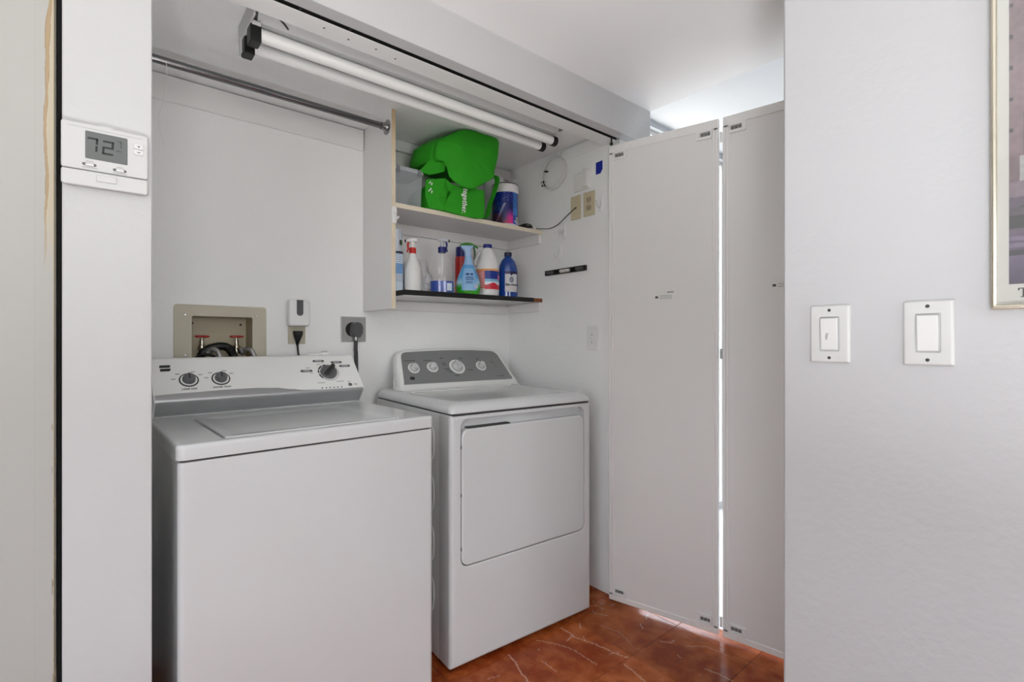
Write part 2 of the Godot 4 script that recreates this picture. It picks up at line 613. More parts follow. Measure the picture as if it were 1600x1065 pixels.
func floor_tiles() -> void:
	# red-brown marble: mottled ground with pale veins laid down along their own courses
	var S := 1024
	var org := Vector2(0.6, -2.2)      # world x, z of the picture's first pixel
	var span := 2.4
	var img := Image.create(S, S, false, Image.FORMAT_RGB8)
	var na := noise(0.006, 11, 5); var nb := noise(0.03, 23, 4); var nc := noise(0.15, 31, 2)
	for y in S:
		for x in S:
			var v := na.get_noise_2d(x, y) * 0.9 + nb.get_noise_2d(x, y) * 0.7
			var c := Color(0.75, 0.41, 0.21).lerp(Color(0.56, 0.235, 0.095), clampf(0.5 - v, 0, 1))
			var s := nc.get_noise_2d(x, y)
			if s > 0.46: c = c.lerp(Color(0.70, 0.46, 0.32), (s - 0.46) * 1.5)
			img.set_pixel(x, y, c)
	var veins := [
		[1.0, [1.441, -1.419, 1.443, -1.358, 1.436, -1.345, 1.463, -1.269, 1.477, -1.202, 1.483, -1.165, 1.497, -1.124]],
		[0.9, [1.44, -1.355, 1.396, -1.343]], [1.0, [1.169, -1.423, 1.158, -1.364, 1.139, -1.324, 1.135, -1.289, 1.125, -1.26]],
		[0.55, [1.309, -1.425, 1.349, -1.359, 1.36, -1.339, 1.377, -1.285, 1.377, -1.173]], [0.9, [1.455, -1.117, 1.448, -1.067, 1.433, -1.0]],
		[0.9, [1.654, -0.916, 1.665, -0.871, 1.67, -0.821]], [0.6, [1.241, -1.32, 1.238, -1.242]], [0.7, [1.675, -1.111, 1.695, -1.079, 1.724, -1.079]],
		[0.9, [1.715, -1.235, 1.692, -1.202]], [0.9, [1.798, -1.255, 1.761, -1.234]], [0.9, [1.526, -1.397, 1.501, -1.365]], [0.6, [1.65, -1.022, 1.645, -1.0]],
		[0.5, [0.98, -1.3, 1.05, -1.2, 1.06, -1.1]], [0.4, [1.58, -1.33, 1.6, -1.25, 1.57, -1.17]], [0.5, [1.72, -1.03, 1.78, -0.98, 1.79, -0.9]],
		[0.5, [1.60, -1.52, 1.68, -1.44, 1.69, -1.40]], [0.8, [1.63, -1.41, 1.66, -1.35]]]
	var rng := RandomNumberGenerator.new()
	rng.seed = 4
	for k in 60:    # small chips and short hairlines over the rest
		var p := Vector2(rng.randf_range(0.7, 2.9), rng.randf_range(-2.1, 0.1))
		var d := Vector2.from_angle(rng.randf() * TAU) * rng.randf_range(0.004, 0.06)
		veins.append([rng.randf_range(0.2, 0.6), [p.x, p.y, p.x + d.x * 0.5 + rng.randf_range(-0.005, 0.005), p.y + d.y * 0.5, p.x + d.x, p.y + d.y]])
	for v in veins:
		var pts: Array = v[1]
		for k in range(0, pts.size() - 2, 2):
			var a := Vector2(pts[k], pts[k + 1]); var e := Vector2(pts[k + 2], pts[k + 3])
			var steps := int(a.distance_to(e) / span * S * 2) + 2
			for i in steps:
				var p := a.lerp(e, float(i) / steps)
				p += Vector2(nb.get_noise_2d(p.x * 2600, p.y * 2600), nb.get_noise_2d(p.y * 2600, p.x * 2600)) * 0.006
				var q := (p - org) / span * S
				for dy in 3:
					for dx in 3:
						var xx := int(q.x) + dx - 1; var yy := int(q.y) + dy - 1
						if xx < 0 or yy < 0 or xx >= S or yy >= S: continue
						var far := Vector2(xx + 0.5, yy + 0.5).distance_to(q)
						var w: float = clampf(1.25 - far, 0, 1) * v[0]
						img.set_pixel(xx, yy, img.get_pixel(xx, yy).lerp(Color(0.86, 0.70, 0.60), w * 0.8))
	var tm := mat(Color.WHITE, 0.24)
	tm.albedo_texture = tex(img)
	tm.metallic_specular = 0.35
	tm.texture_repeat = true
	var tm2: StandardMaterial3D = tm.duplicate()
	tm2.albedo_color = Color(0.92, 0.93, 0.95)
	var b := B.new()
	b.box(Vector3(-1.9, -0.12, -2.33), Vector3(4.3, -0.0012, 4.1), 0.0)
	var f := struct("floor", b, mat(Color(0.30, 0.15, 0.09), 0.8), "red brown marble tile floor with pale veins", "floor")
	b = B.new()
	b.box(Vector3(1.932, -0.01, -1.76), Vector3(4.25, 0.0, 1.65), 0.0)  # pale colour added so the gaps round the door look brightly lit
	struct("floor_001", b, mat(Color(0.93, 0.925, 0.92), 0.35), "floor made pale to brighten the side room behind the folding door", "floor")
	rng.seed = 12
	for iz in range(-4, 7):
		for ix in range(-7, 8):
			var x0 := 1.52 + ix * 0.3; var z0 := -1.128 + iz * 0.3
			if x0 < -0.4 or z0 > 0.6 or x0 > 1.95: continue
			var g := 0.0008
			b = B.new()
			var x1 := minf(x0 + 0.3, 1.932)
			var ring := func(e: float, y: float) -> PackedVector3Array:
				return PackedVector3Array([Vector3(x0 + g + e, y, z0 + g + e), Vector3(x0 + g + e, y, z0 + 0.3 - g - e), Vector3(x1 - g - e, y, z0 + 0.3 - g - e), Vector3(x1 - g - e, y, z0 + g + e)])
			var hgt := rng.randf_range(-0.0003, 0.0)
			b.loft([ring.call(0.0, -0.011), ring.call(0.0, hgt - 0.0008), ring.call(0.0008, hgt)])
			for i in b.P.size():
				b.U[i] = (Vector2(b.P[i].x, b.P[i].z) - org) / span
			part("floor_tile", b, tm if rng.randf() < 0.6 else tm2, f)

func bifold_door() -> void:
	var o := Node3D.new()
	o.name = "door_2"
	o.set_meta("kind", "structure")
	tag(o, "white two-leaf bifold door swung open beside the dryer", "door")
	add_child(o)
	o.position = Vector3(1.748, 0, -1.424)
	var y0 := 0.015; var y1 := 2.035
	# leaf space: x along the leaf from its far edge, y up, z towards the hall side (seen face)
	var leaf_a := Vector3(0, 0, 0); var leaf_b := Vector3(1.863, 0, -0.965) - Vector3(1.748, 0, -1.424)
	var leaf_c := Vector3(1.899, 0, -0.749) - Vector3(1.748, 0, -1.424)
	for k in 2:
		var from := leaf_a if k == 0 else leaf_b
		var d := (leaf_b if k == 0 else leaf_c - leaf_b).normalized()
		var face := Vector3(-d.z, 0, d.x)     # towards the camera's side
		var xf := Transform3D(Basis(d, Vector3.UP, d.cross(Vector3.UP)), from)
		if xf.basis.z.dot(face) < 0:
			xf = Transform3D(Basis(d, Vector3.UP, -d.cross(Vector3.UP)), from)
		var s0 := 0.0 if k == 0 else 0.008
		var s1 := 0.4645 if k == 0 else 0.466
		var leaf := Node3D.new()
		leaf.name = "leaf"
		o.add_child(leaf, true)
		leaf.transform = xf
		var b := B.new()
		b.slab(s0 + 0.012, y0 + 0.02, s1 - 0.012, y1 - 0.02, -0.016, -0.004, 0.002, 0.001)
		part("panel", b, M.door, leaf)
		b = B.new()
		b.box(Vector3(s0, y1 - 0.036, -0.018), Vector3(s1, y1, 0.0), 0.0025)
		part("top_rail", b, M.door_frame, leaf)
		b = B.new()
		b.box(Vector3(s0, y0, -0.018), Vector3(s1, y0 + 0.024, 0.0), 0.0025)
		part("bottom_rail", b, M.door_frame, leaf)
		for s in [0, 1]:
			b = B.new()
			var xa := s0 if s == 0 else s1
			var sg := 1.0 if s == 0 else -1.0
			var w := 0.014 if (k == 0 and s == 0) else 0.012
			b.box(Vector3(xa, y0 + 0.024, -0.018), Vector3(xa + sg * w, y1 - 0.036, 0.002), 0.002)
			b.box(Vector3(xa + sg * w, y0 + 0.03, -0.016), Vector3(xa + sg * (w + 0.011), y1 - 0.04, 0.0), 0.002)
			part("stile", b, M.door_frame, leaf)
			# moulded corner clips top and bottom, each a frame round a dark slot
			for t in [0, 1]:
				var cy0 := y1 - 0.07 if t == 1 else y0 + 0.026
				var cx := xa + sg * 0.024
				var x_in := cx + sg * 0.062
				var br := B.new()
				br.frame([minf(cx, x_in), cy0, maxf(cx, x_in), cy0 + 0.036, 0.003], [minf(cx + sg * 0.006, x_in - sg * 0.014), cy0 + (0.011 if t == 1 else 0.008), maxf(cx + sg * 0.006, x_in - sg * 0.014), cy0 + 0.028, 0.002], -0.004, 0.004, 0.001, 0.001, 2)
				part("corner_clip", br, M.plastic, leaf)
				br = B.new()
				for j in 3:
					var xx := cx + sg * (0.012 + j * 0.013)
					br.box(Vector3(xx - 0.0058, cy0 + 0.012, -0.004), Vector3(xx + 0.0058, cy0 + 0.026, -0.0015), 0.0005)
				br.box(Vector3(minf(xa, xa + sg * 0.02) + 0.004, cy0 + (0.028 if t == 1 else 0.0), 0.0), Vector3(maxf(xa, xa + sg * 0.02) - 0.002, cy0 + (0.034 if t == 1 else 0.006), 0.0035), 0.001)
				part("clip_slot", br, M.clip_slot, leaf)
		# paper sticker
		var sx := 0.207 if k == 0 else 0.179
		var sy := 1.33 if k == 0 else 1.35
		b = B.new()
		b.box(Vector3(sx, sy, -0.0042), Vector3(sx + 0.085, sy + 0.046, -0.0036), 0.0)
		part("sticker", b, mat(Color(0.9, 0.9, 0.88), 0.6), leaf, "small white printed sticker")
		b = B.new()
		b.box(Vector3(sx + 0.004, sy + 0.014, -0.0036), Vector3(sx + 0.016, sy + 0.023, -0.0034), 0.0)
		b.box(Vector3(sx + 0.055, sy + 0.036, -0.0036), Vector3(sx + 0.081, sy + 0.0395, -0.0034), 0.0)
		for j in 3:
			b.box(Vector3(sx + 0.022, sy + 0.012 + j * 0.006, -0.0036), Vector3(sx + 0.074, sy + 0.0132 + j * 0.006, -0.0034), 0.0)
		part("sticker_print", b, M.print, leaf)
	# hinges that join the leaves
	for y in [0.07, 1.115, 1.96]:
		var b := B.new()
		b.xf = Transform3D(Basis.IDENTITY, leaf_b + Vector3(0.004, y, 0.0))
		b.lathe([[0.0, -0.02], [0.005, -0.02], [0.005, 0.02], [0.0, 0.02]], 10)
		part("hinge", b, M.steel if y > 1.0 and y < 1.2 else M.door_frame, o)
	# top pivot pin in the track
	var b2 := B.new()
	b2.xf = Transform3D(Basis.IDENTITY, Vector3(0.012, 2.03, 0.006))
	b2.lathe([[0.0, 0.0], [0.007, 0.0], [0.007, 0.02], [0.004, 0.022], [0.004, 0.05], [0.0, 0.05]], 10)
	part("pivot_pin", b2, M.dark, o)

# ---------------------------------------------------------------- washer
func panel_xf(y0: float, z0: float, y1: float, z1: float) -> Transform3D:
	var s := Vector3(0, y1 - y0, z1 - z0).normalized()
	return Transform3D(Basis(Vector3.RIGHT, s, Vector3.RIGHT.cross(s)), Vector3(0, y0, z0))

func profile_x(b: B, prof: Array, x0: float, x1: float, bev: float) -> void:
	# closed (z, y) profile swept along x, its ends rounded by bev
	var c := Vector2.ZERO
	for p in prof: c += p
	c /= prof.size()
	var rings := []
	var ring := func(x: float, e: float) -> PackedVector3Array:
		var r := PackedVector3Array()
		for p in prof:
			var q: Vector2 = p
			var d := q.distance_to(c)
			q = c + (q - c) * maxf(0.1, (d - e) / d)
			r.append(Vector3(x, q.y, q.x))
		return r
	for i in 4:
		var t := i / 3.0 * PI / 2
		rings.append(ring.call(x0 + bev * (1 - sin(t)), bev * (1 - sin(t)) if false else bev * (1 - sin(t)) * 0.999))
	for i in 4:
		var t := i / 3.0 * PI / 2
		rings.append(ring.call(x1 - bev * (1 - cos(t)), bev * (1 - cos(t))))
	b.loft(rings)

func washer() -> void:
	var W := 0.683
	var t := thing("washing_machine", "white top-loading washing machine with silver band under its dials", "washing machine", Vector3(0.137, 0, -1.35), deg_to_rad(2.2))
	var b := B.new()
	b.xf = Transform3D(Basis(Vector3.RIGHT, -PI / 2), Vector3.ZERO)  # slab x, y -> x, -z ; z -> y
	b.slab(0.0, 0.0, W, 0.655, 0.02, 0.886, 0.014, 0.004, 5, 2)
	part("cabinet", b, M.white, t)
	b = B.new()
	b.xf = Transform3D(Basis(Vector3.RIGHT, -PI / 2), Vector3.ZERO)
	b.slab(0.007, 0.007, W - 0.007, 0.65, 0.88, 0.894, 0.01, 0.0005)
	part("seam_shade", b, M.seam, t)  # dark filler stands for shade in the seam under the deck
	b = B.new()
	b.xf = Transform3D(Basis(Vector3.RIGHT, -PI / 2), Vector3.ZERO)
	b.slab(-0.003, -0.002, W + 0.003, 0.655, 0.8905, 0.917, 0.018, 0.002, 5, 2)
	b.frame([-0.003, -0.002, W + 0.003, 0.655, 0.018], [0.098, 0.034, 0.59, 0.455, 0.012], 0.915, 0.927, 0.008, 0.002)
	part("top_deck", b, M.white, t)
	b = B.new()
	b.xf = Transform3D(Basis(Vector3.RIGHT, -PI / 2), Vector3.ZERO)
	var rings := []
	for q in [[0.0, 0.917], [0.0, 0.926], [0.0015, 0.9285], [0.02, 0.9285], [0.035, 0.926], [0.06, 0.925]]:
		rings.append(B.lift(B.rrect(0.1045 + q[0], 0.037 + q[0] * 0.8, 0.587 - q[0], 0.452 - q[0], 0.011, 4), q[1]))
	b.loft(rings)
	part("lid", b, M.white, t)
	b = B.new()
	b.box(Vector3(0.0985, 0.9172, -0.37), Vector3(0.1043, 0.920, -0.04), 0.0)
	part("lid_gap_shade", b, M.seam, t)  # dark strip paints the shade in the groove beside the lid
	for x in [0.05, W - 0.05]:
		for z in [-0.05, -0.6]:
			b = B.new()
			b.lathe([[0.0, 0.0], [0.018, 0.0], [0.018, 0.012], [0.008, 0.014], [0.008, 0.03], [0.0, 0.03]], 12, 1, 1, Vector3(x, 0, z))
			part("foot", b, M.rubber, t)
	# console
	var prof := [Vector2(-0.532, 0.924), Vector2(-0.494, 0.970), Vector2(-0.489, 0.978), Vector2(-0.490, 0.984), Vector2(-0.598, 1.1005), Vector2(-0.604, 1.106), Vector2(-0.612, 1.109), Vector2(-0.64, 1.109), Vector2(-0.652, 1.1), Vector2(-0.655, 1.08), Vector2(-0.655, 0.924)]
	b = B.new()
	profile_x(b, prof, 0.008, 0.680, 0.006)
	var con := part("console", b, M.plastic, t, "", 50.0)
	var px := panel_xf(1.0, -0.505, 1.103, -0.600)
	# silver band: over the lower face, the ridge and a wave of the sloping panel
	b = B.new()
	var rows := []
	var wave := [[0.0, -0.003], [0.1, 0.001], [0.2, 0.004], [0.29, 0.0045], [0.36, 0.0], [0.41, -0.010], [0.4535, -0.018], [0.53, -0.0215], [0.69, -0.0215]]
	for i in 57:
		var x := 0.0125 + (0.6755 - 0.0125) * i / 56.0
		var s := 0.0
		for k in wave.size() - 1:
			if x >= wave[k][0] and x <= wave[k + 1][0]:
				s = lerpf(wave[k][1], wave[k + 1][1], smoothstep(0, 1, (x - wave[k][0]) / (wave[k + 1][0] - wave[k][0])))
		var top := px * Vector3(x, s, 0.0018)
		var top_in := px * Vector3(x, s, -0.002)
		var mid := px * Vector3(x, lerpf(-0.0225, s, 0.5), 0.0018)
		rows.append(PackedVector3Array([Vector3(x, 0.931, -0.532), Vector3(x, 0.931, -0.5245), Vector3(x, 0.950, -0.5085), Vector3(x, 0.968, -0.4935), Vector3(x, 0.974, -0.4885), Vector3(x, 0.980, -0.4865), px * Vector3(x, -0.0225, 0.0018), mid, top, top_in]))
	b.sheet(rows, Vector3(0.34, 0.98, -0.6))
	part("silver_band", b, M.silver, con, "brushed silver wave band", 50.0)
	for q in [[0.106, 0.053], [0.197, 0.0535]]:
		var k := Node3D.new()
		k.name = "dial"
		con.add_child(k, true)
		k.transform = px * Transform3D(Basis(Vector3.RIGHT, PI / 2), Vector3(q[0], q[1], 0.0))
		b = B.new()
		b.lathe([[0.0, 0.0], [0.0275, 0.0], [0.0275, 0.0012], [0.0, 0.0012]], 40)
		part("ring", b, M.dark, k)
		b = B.new()
		b.lathe([[0.0, 0.001], [0.0235, 0.001], [0.0235, 0.0022], [0.0, 0.0022]], 40)
		part("dial_plate", b, M.plastic, k)
		b = B.new()
		b.lathe([[0.0, 0.002], [0.0185, 0.002], [0.0185, 0.008], [0.0165, 0.016], [0.015, 0.0185], [0.0, 0.0195]], 40)
		part("knob", b, M.mid, k)
		b = B.new()
		b.box(Vector3(-0.002, 0.019, -0.014), Vector3(0.002, 0.0215, 0.006), 0.0005)
		part("pointer", b, M.dark, k)
		# printed ticks round the dial
		for a in [-0.75, 0.35, 0.95, -1.4]:
			b = B.new()
			var c := Vector3(sin(a) * 0.042, 0.0006, -cos(a) * 0.036)
			b.box(c - Vector3(0.006, 0.0006, 0.0012), c + Vector3(0.006, 0.0002, 0.0012), 0.0)
			part("dial_print", b, M.fine_print, k)
	text("caption", "LOAD SIZE", 0.0085, M.print, con, px * Transform3D(Basis.IDENTITY, Vector3(0.104, 0.0165, 0.0006)))
	text("caption", "WATER TEMP", 0.0085, M.print, con, px * Transform3D(Basis.IDENTITY, Vector3(0.196, 0.0175, 0.0006)))
	# cycle dial
	var big := Node3D.new()
	big.name = "cycle_dial"
	con.add_child(big, true)
	big.transform = px * Transform3D(Basis(Vector3.RIGHT, PI / 2), Vector3(0.562, 0.060, 0.0))
	b = B.new()
	for a in [[-2.35, -1.75], [-1.6, -1.2], [-1.1, -0.5], [-0.4, -0.05], [0.55, 1.0]]:
		var rr := []
		for i in 9:
			var an := lerpf(a[0], a[1], i / 8.0)
			rr.append(PackedVector3Array([Vector3(sin(an) * 0.0345, 0.0, -cos(an) * 0.0345), Vector3(sin(an) * 0.0395, 0.0, -cos(an) * 0.0395), Vector3(sin(an) * 0.0395, 0.001, -cos(an) * 0.0395), Vector3(sin(an) * 0.0345, 0.001, -cos(an) * 0.0345)]))
		b.loft(rr)
	for i in 1:
		var rr := []
		for j in 25:
			var an := lerpf(1.1, 3.9, j / 24.0)
			rr.append(PackedVector3Array([Vector3(sin(an) * 0.0375, 0.0, -cos(an) * 0.0375), Vector3(sin(an) * 0.0385, 0.0, -cos(an) * 0.0385), Vector3(sin(an) * 0.0385, 0.0008, -cos(an) * 0.0385), Vector3(sin(an) * 0.0375, 0.0008, -cos(an) * 0.0375)]))
		b.loft(rr)
	part("scale", b, M.dark, big)
	b = B.new()
	b.lathe([[0.0, 0.0], [0.0315, 0.0], [0.0315, 0.005], [0.029, 0.011], [0.02, 0.0125], [0.0, 0.0125]], 48)
	part("knob", b, M.mid, big)
	b = B.new()
	b.xf = Transform3D(Basis(Vector3.UP, -0.75), Vector3(0, 0, 0))
	b.slab(-0.0075, -0.0, 0.0075, 0.0, 0, 0.001, 0.001, 0.0005)
	b.P.clear(); b.U.clear()
	var hr := []
	for q in [[0.0085, 0.031, 0.012], [0.0085, 0.031, 0.022], [0.006, 0.028, 0.027], [0.003, 0.024, 0.0285]]:
		var ring := PackedVector3Array()
		for p in B.rrect(-q[0], -q[1], q[0], q[1], q[0] * 0.95, 5):
			ring.append(Vector3(p.x, q[2], p.y))
		hr.append(ring)
	b.loft(hr)
	part("grip", b, M.dark, big)
	for q in [[0.538, 0.1185], [0.6065, 0.110], [0.6345, 0.090], [0.482, 0.0715]]:
		b = B.new()
		b.xf = px
		b.slab(q[0] - 0.022, q[1] - 0.0052, q[0] + 0.022, q[1] + 0.0052, 0.0, 0.0008, 0.005, 0.0002)
		part("cycle_label", b, M.print, con)
		b = B.new()
		b.xf = px
		b.box(Vector3(q[0] - 0.013, q[1] - 0.0012, 0.0006), Vector3(q[0] + 0.013, q[1] + 0.0012, 0.0011), 0.0)
		part("cycle_print", b, M.plastic, con)
	for k in 6:
		b = B.new()
		b.xf = px
		b.slab(0.519 + k * 0.0148 - 0.0026, -0.0135 - 0.0026, 0.519 + k * 0.0148 + 0.0026, -0.0135 + 0.0026, 0.0, 0.001, 0.0025, 0.0002)
		part("indicator_light", b, M.dark, con)
	b = B.new()
	b.xf = px
	b.slab(0.6215, -0.012, 0.6375, 0.0035, 0.0, 0.0015, 0.0075, 0.0005)
	part("start_button", b, M.mid, con)
	for q in [[0.522, 0.012, 0.028], [0.595, 0.014, 0.03], [0.629, 0.011, 0.012], [0.652, -0.001, 0.012], [0.652, -0.006, 0.012], [0.49, 0.086, 0.016], [0.498, 0.060, 0.012], [0.535, 0.1015, 0.014], [0.551, 0.1085, 0.008]]:
		b = B.new()
		b.xf = px
		b.box(Vector3(q[0] - q[2] / 2, q[1] - 0.001, 0.0), Vector3(q[0] + q[2] / 2, q[1] + 0.001, 0.0005), 0.0)
		part("small_print", b, M.fine_print, con)
	# maker's mark: two slanted dark bars
	for k in 2:
		b = B.new()
		var y := 0.1125 - k * 0.0145
		var o := PackedVector2Array([Vector2(0.0315 + k * 0.0015, y - 0.0052), Vector2(0.058, y - 0.005), Vector2(0.0615, y - 0.001 + k * 0.003), Vector2(0.0605, y + 0.0056), Vector2(0.033 + k * 0.0005, y + 0.0050)])
		b.xf = px
		b.loft([B.lift(o, 0.0), B.lift(o, 0.0008)])
		part("maker_mark", b, M.dark, con)

	# white plastic clip lying on the console's top
	var c := thing("plastic_clip", "small white plastic clip lying on top of the washing machine console", "clip", t.transform * Vector3(0.555, 1.109, -0.63), deg_to_rad(2.2))
	b = B.new()
	b.box(Vector3(-0.037, 0.0, -0.008), Vector3(0.037, 0.006, 0.008), 0.0015)
	b.box(Vector3(0.012, 0.006, -0.008), Vector3(0.037, 0.011, 0.008), 0.0015)
	part("body", b, mat(Color(0.95, 0.95, 0.95), 0.3), c)
	b = B.new()
	b.box(Vector3(0.014, 0.0115, -0.006), Vector3(0.036, 0.0135, 0.006), 0.0005)
	part("jaw", b, M.steel, c)


# ---------------------------------------------------------------- dryer
func dryer() -> void:
	var W := 0.6865
	var t := thing("dryer", "white front-loading clothes dryer with grey control panel", "dryer", Vector3(0.9339, 0, -1.4558), deg_to_rad(-3.4))
	var up := Transform3D(Basis(Vector3.RIGHT, -PI / 2), Vector3.ZERO)
	var b := B.new()
	b.xf = up
	b.slab(0.001, 0.082, W - 0.001, 0.69, 0.02, 0.904, 0.004, 0.002)
	part("cabinet", b, M.white_side, t)
	# embossed bracing ovals on the visible side
	for k in 4:
		var cy := 0.16 + k * 0.185
		b = B.new()
		b.xf = Transform3D(Basis(Vector3.UP, -PI / 2), Vector3(0.001, 0, 0))   # slab x -> z, z -> -x
		b.frame([-0.62, cy, -0.12, cy + 0.15, 0.05], [-0.605, cy + 0.015, -0.135, cy + 0.135, 0.04], -0.001, 0.002, 0.002, 0.002, 6)
		part("side_emboss", b, M.white_side, t)
	# front panel: rounded outside edges, recess for the door
	b = B.new()
	b.frame([0.0, 0.018, W, 0.905, 0.008], [0.044, 0.366, 0.648, 0.888, 0.032], -0.08, 0.0, 0.016, 0.004, 6)
	part("front_panel", b, M.white, t)
	b = B.new()
	b.slab(0.03, 0.35, 0.66, 0.9, -0.079, -0.030, 0.03, 0.001)
	part("door_recess", b, M.white, t)
	b = B.new()
	b.slab(0.047, 0.369, 0.645, 0.853, -0.029, 0.0005, 0.03, 0.006, 8, 4)
	var door := part("door", b, M.white, t)
	b = B.new()
	b.slab(0.075, 0.8525, 0.262, 0.858, -0.0305, -0.006, 0.002, 0.001)  # dark strip painted in for the shadow of the handle pocket
	part("handle_shade", b, M.seam, door, "dark strip for the shade in the finger slot")
	for y in [0.43, 0.62, 0.79]:
		b = B.new()
		b.box(Vector3(0.0445, y - 0.006, -0.012), Vector3(0.0475, y + 0.006, -0.002), 0.0005)
		part("hinge_cap", b, M.seam, door)
	b = B.new()
	b.xf = up
	b.slab(0.006, 0.006, W - 0.006, 0.685, 0.9, 0.912, 0.01, 0.0005)
	part("seam_shade", b, M.seam, t)  # dark filler stands for shade in the seam under the top
	# top: softly rounded rim, shallow dish
	b = B.new()
	b.xf = up
	var rings := []
	for q in [[0.004, 0.909], [0.0, 0.911], [0.0, 0.917], [0.004, 0.926], [0.012, 0.936], [0.022, 0.9435], [0.034, 0.948], [0.046, 0.9485], [0.058, 0.947], [0.072, 0.943], [0.085, 0.9415]]:
		var e: float = q[0]
		rings.append(B.lift(B.rrect(-0.001 + e, -0.003 + e, W + 0.001 - e, 0.69 - e * 0.3, 0.02, 5), q[1]))
	b.loft(rings)
	part("top_panel", b, M.white, t, "", 60.0)
	for x in [0.05, W - 0.05]:
		for z in [-0.12, -0.62]:
			b = B.new()
			b.lathe([[0.0, 0.0], [0.018, 0.0], [0.018, 0.012], [0.008, 0.014], [0.008, 0.03], [0.0, 0.03]], 12, 1, 1, Vector3(x, 0, z))
			part("foot", b, M.rubber, t)
	# console: leaning back, rounded upper corners
	var px := panel_xf(0.965, -0.53, 1.11, -0.645)
	var outline := [Vector2(0.040, -0.05), Vector2(0.200, -0.05), Vector2(0.50, -0.05), Vector2(0.684, -0.05), Vector2(0.684, 0.0), Vector2(0.668, 0.07), Vector2(0.653, 0.14), Vector2(0.644, 0.172), Vector2(0.630, 0.190), Vector2(0.606, 0.199), Vector2(0.48, 0.205), Vector2(0.36, 0.207), Vector2(0.24, 0.204), Vector2(0.118, 0.197), Vector2(0.094, 0.187), Vector2(0.084, 0.168), Vector2(0.077, 0.13), Vector2(0.064, 0.06), Vector2(0.052, 0.0)]
	var inset := func(e: float) -> PackedVector2Array:
		var r := PackedVector2Array()
		var n := outline.size()
		for i in n:
			var a: Vector2 = outline[(i + n - 1) % n]; var c: Vector2 = outline[(i + 1) % n]
			var nn := (c - a).normalized().orthogonal()
			r.append(outline[i] + nn * e)
		return r
	# pick the sign that shrinks
	var sg := 1.0
	if inset.call(0.01)[11].y > outline[11].y: sg = -1.0
	b = B.new()
	b.xf = px
	rings = []
	for q in [[0.02, -0.085], [0.006, -0.08], [-0.012, -0.055], [-0.014, -0.035], [-0.010, -0.014], [-0.004, -0.004], [0.003, 0.0]]:
		rings.append(B.lift(inset.call(sg * q[0]), q[1]))
	b.loft(rings)
	# foot of the console sweeping into the top
	var con := part("console", b, M.plastic, t, "", 55.0)
	b = B.new()
	profile_x(b, [Vector2(-0.60, 0.93), Vector2(-0.487, 0.93), Vector2(-0.487, 0.944), Vector2(-0.505, 0.947), Vector2(-0.519, 0.953), Vector2(-0.53, 0.966), Vector2(-0.56, 0.99), Vector2(-0.60, 0.99)], 0.046, 0.680, 0.004)
	part("console_foot", b, M.plastic, con, "", 55.0)
	var face := [Vector2(0.068, 0.008), Vector2(0.25, 0.008), Vector2(0.45, 0.008), Vector2(0.668, 0.008), Vector2(0.663, 0.02), Vector2(0.641, 0.13), Vector2(0.634, 0.165), Vector2(0.622, 0.181), Vector2(0.600, 0.188), Vector2(0.48, 0.195), Vector2(0.36, 0.197), Vector2(0.24, 0.194), Vector2(0.120, 0.187), Vector2(0.103, 0.180), Vector2(0.096, 0.165), Vector2(0.090, 0.13), Vector2(0.072, 0.02)]
	b = B.new()
	b.xf = px
	var fr := B.blob(face, 90, false)
	b.loft([B.lift(fr, -0.003), B.lift(fr, 0.0012)])
	part("control_panel", b, M.grey_panel, con, "grey metallic control panel")
	for q in [[0.140, 0.095, 0.028], [0.236, 0.097, 0.028], [0.368, 0.095, 0.041], [0.506, 0.095, 0.028]]:
		var k := Node3D.new()
		k.name = "dial"
		con.add_child(k, true)
		k.transform = px * Transform3D(Basis(Vector3.RIGHT, PI / 2), Vector3(q[0], q[1], 0.001))
		var r: float = q[2]
		b = B.new()
		b.lathe([[r * 0.8, 0.0], [r, 0.0], [r, 0.0012], [r * 0.8, 0.0012]], 40)
		part("ring", b, M.plastic, k)
		b = B.new()
		b.lathe([[0.0, 0.0005], [r * 0.78, 0.0005], [r * 0.78, 0.004], [r * 0.6, 0.006], [0.0, 0.006]], 36)
		part("skirt", b, mat(Color(0.74, 0.74, 0.74), 0.35, 0.2), k)
		b = B.new()
		b.lathe([[0.0, 0.005], [r * 0.58, 0.005], [r * 0.54, 0.019], [r * 0.48, 0.023], [0.0, 0.024]], 36)
		part("knob", b, M.white, k)
		b = B.new()
		b.box(Vector3(-0.003, 0.004, -r * 0.78), Vector3(0.003, 0.0075, -r * 0.5), 0.0005)
		part("pointer", b, M.dark, k)
	for q in [[0.130, 0.137, 0.055], [0.222, 0.137, 0.042], [0.500, 0.139, 0.02], [0.30, 0.148, 0.022], [0.405, 0.145, 0.024], [0.30, 0.118, 0.02], [0.302, 0.108, 0.022], [0.306, 0.085, 0.028], [0.312, 0.076, 0.02], [0.326, 0.066, 0.022], [0.35, 0.043, 0.024], [0.435, 0.074, 0.03], [0.582, 0.117, 0.014], [0.605, 0.029, 0.026]]:
		b = B.new()
		b.xf = px
		b.box(Vector3(q[0] - q[2] / 2, q[1] - 0.0016, 0.001), Vector3(q[0] + q[2] / 2, q[1] + 0.0016, 0.0017), 0.0)
		part("panel_print", b, M.print, con)
	b = B.new()
	b.xf = px
	b.slab(0.579, 0.083, 0.601, 0.104, 0.0, 0.004, 0.0105, 0.0015)
	part("start_button", b, mat(Color(0.55, 0.55, 0.56), 0.3, 0.4), con)
	b = B.new()
	b.xf = px
	b.slab(0.104, 0.031, 0.129, 0.048, 0.0, 0.003, 0.0084, 0.001)
	part("badge", b, M.dark, con, "small dark oval badge")
	b = B.new()
	b.xf = px
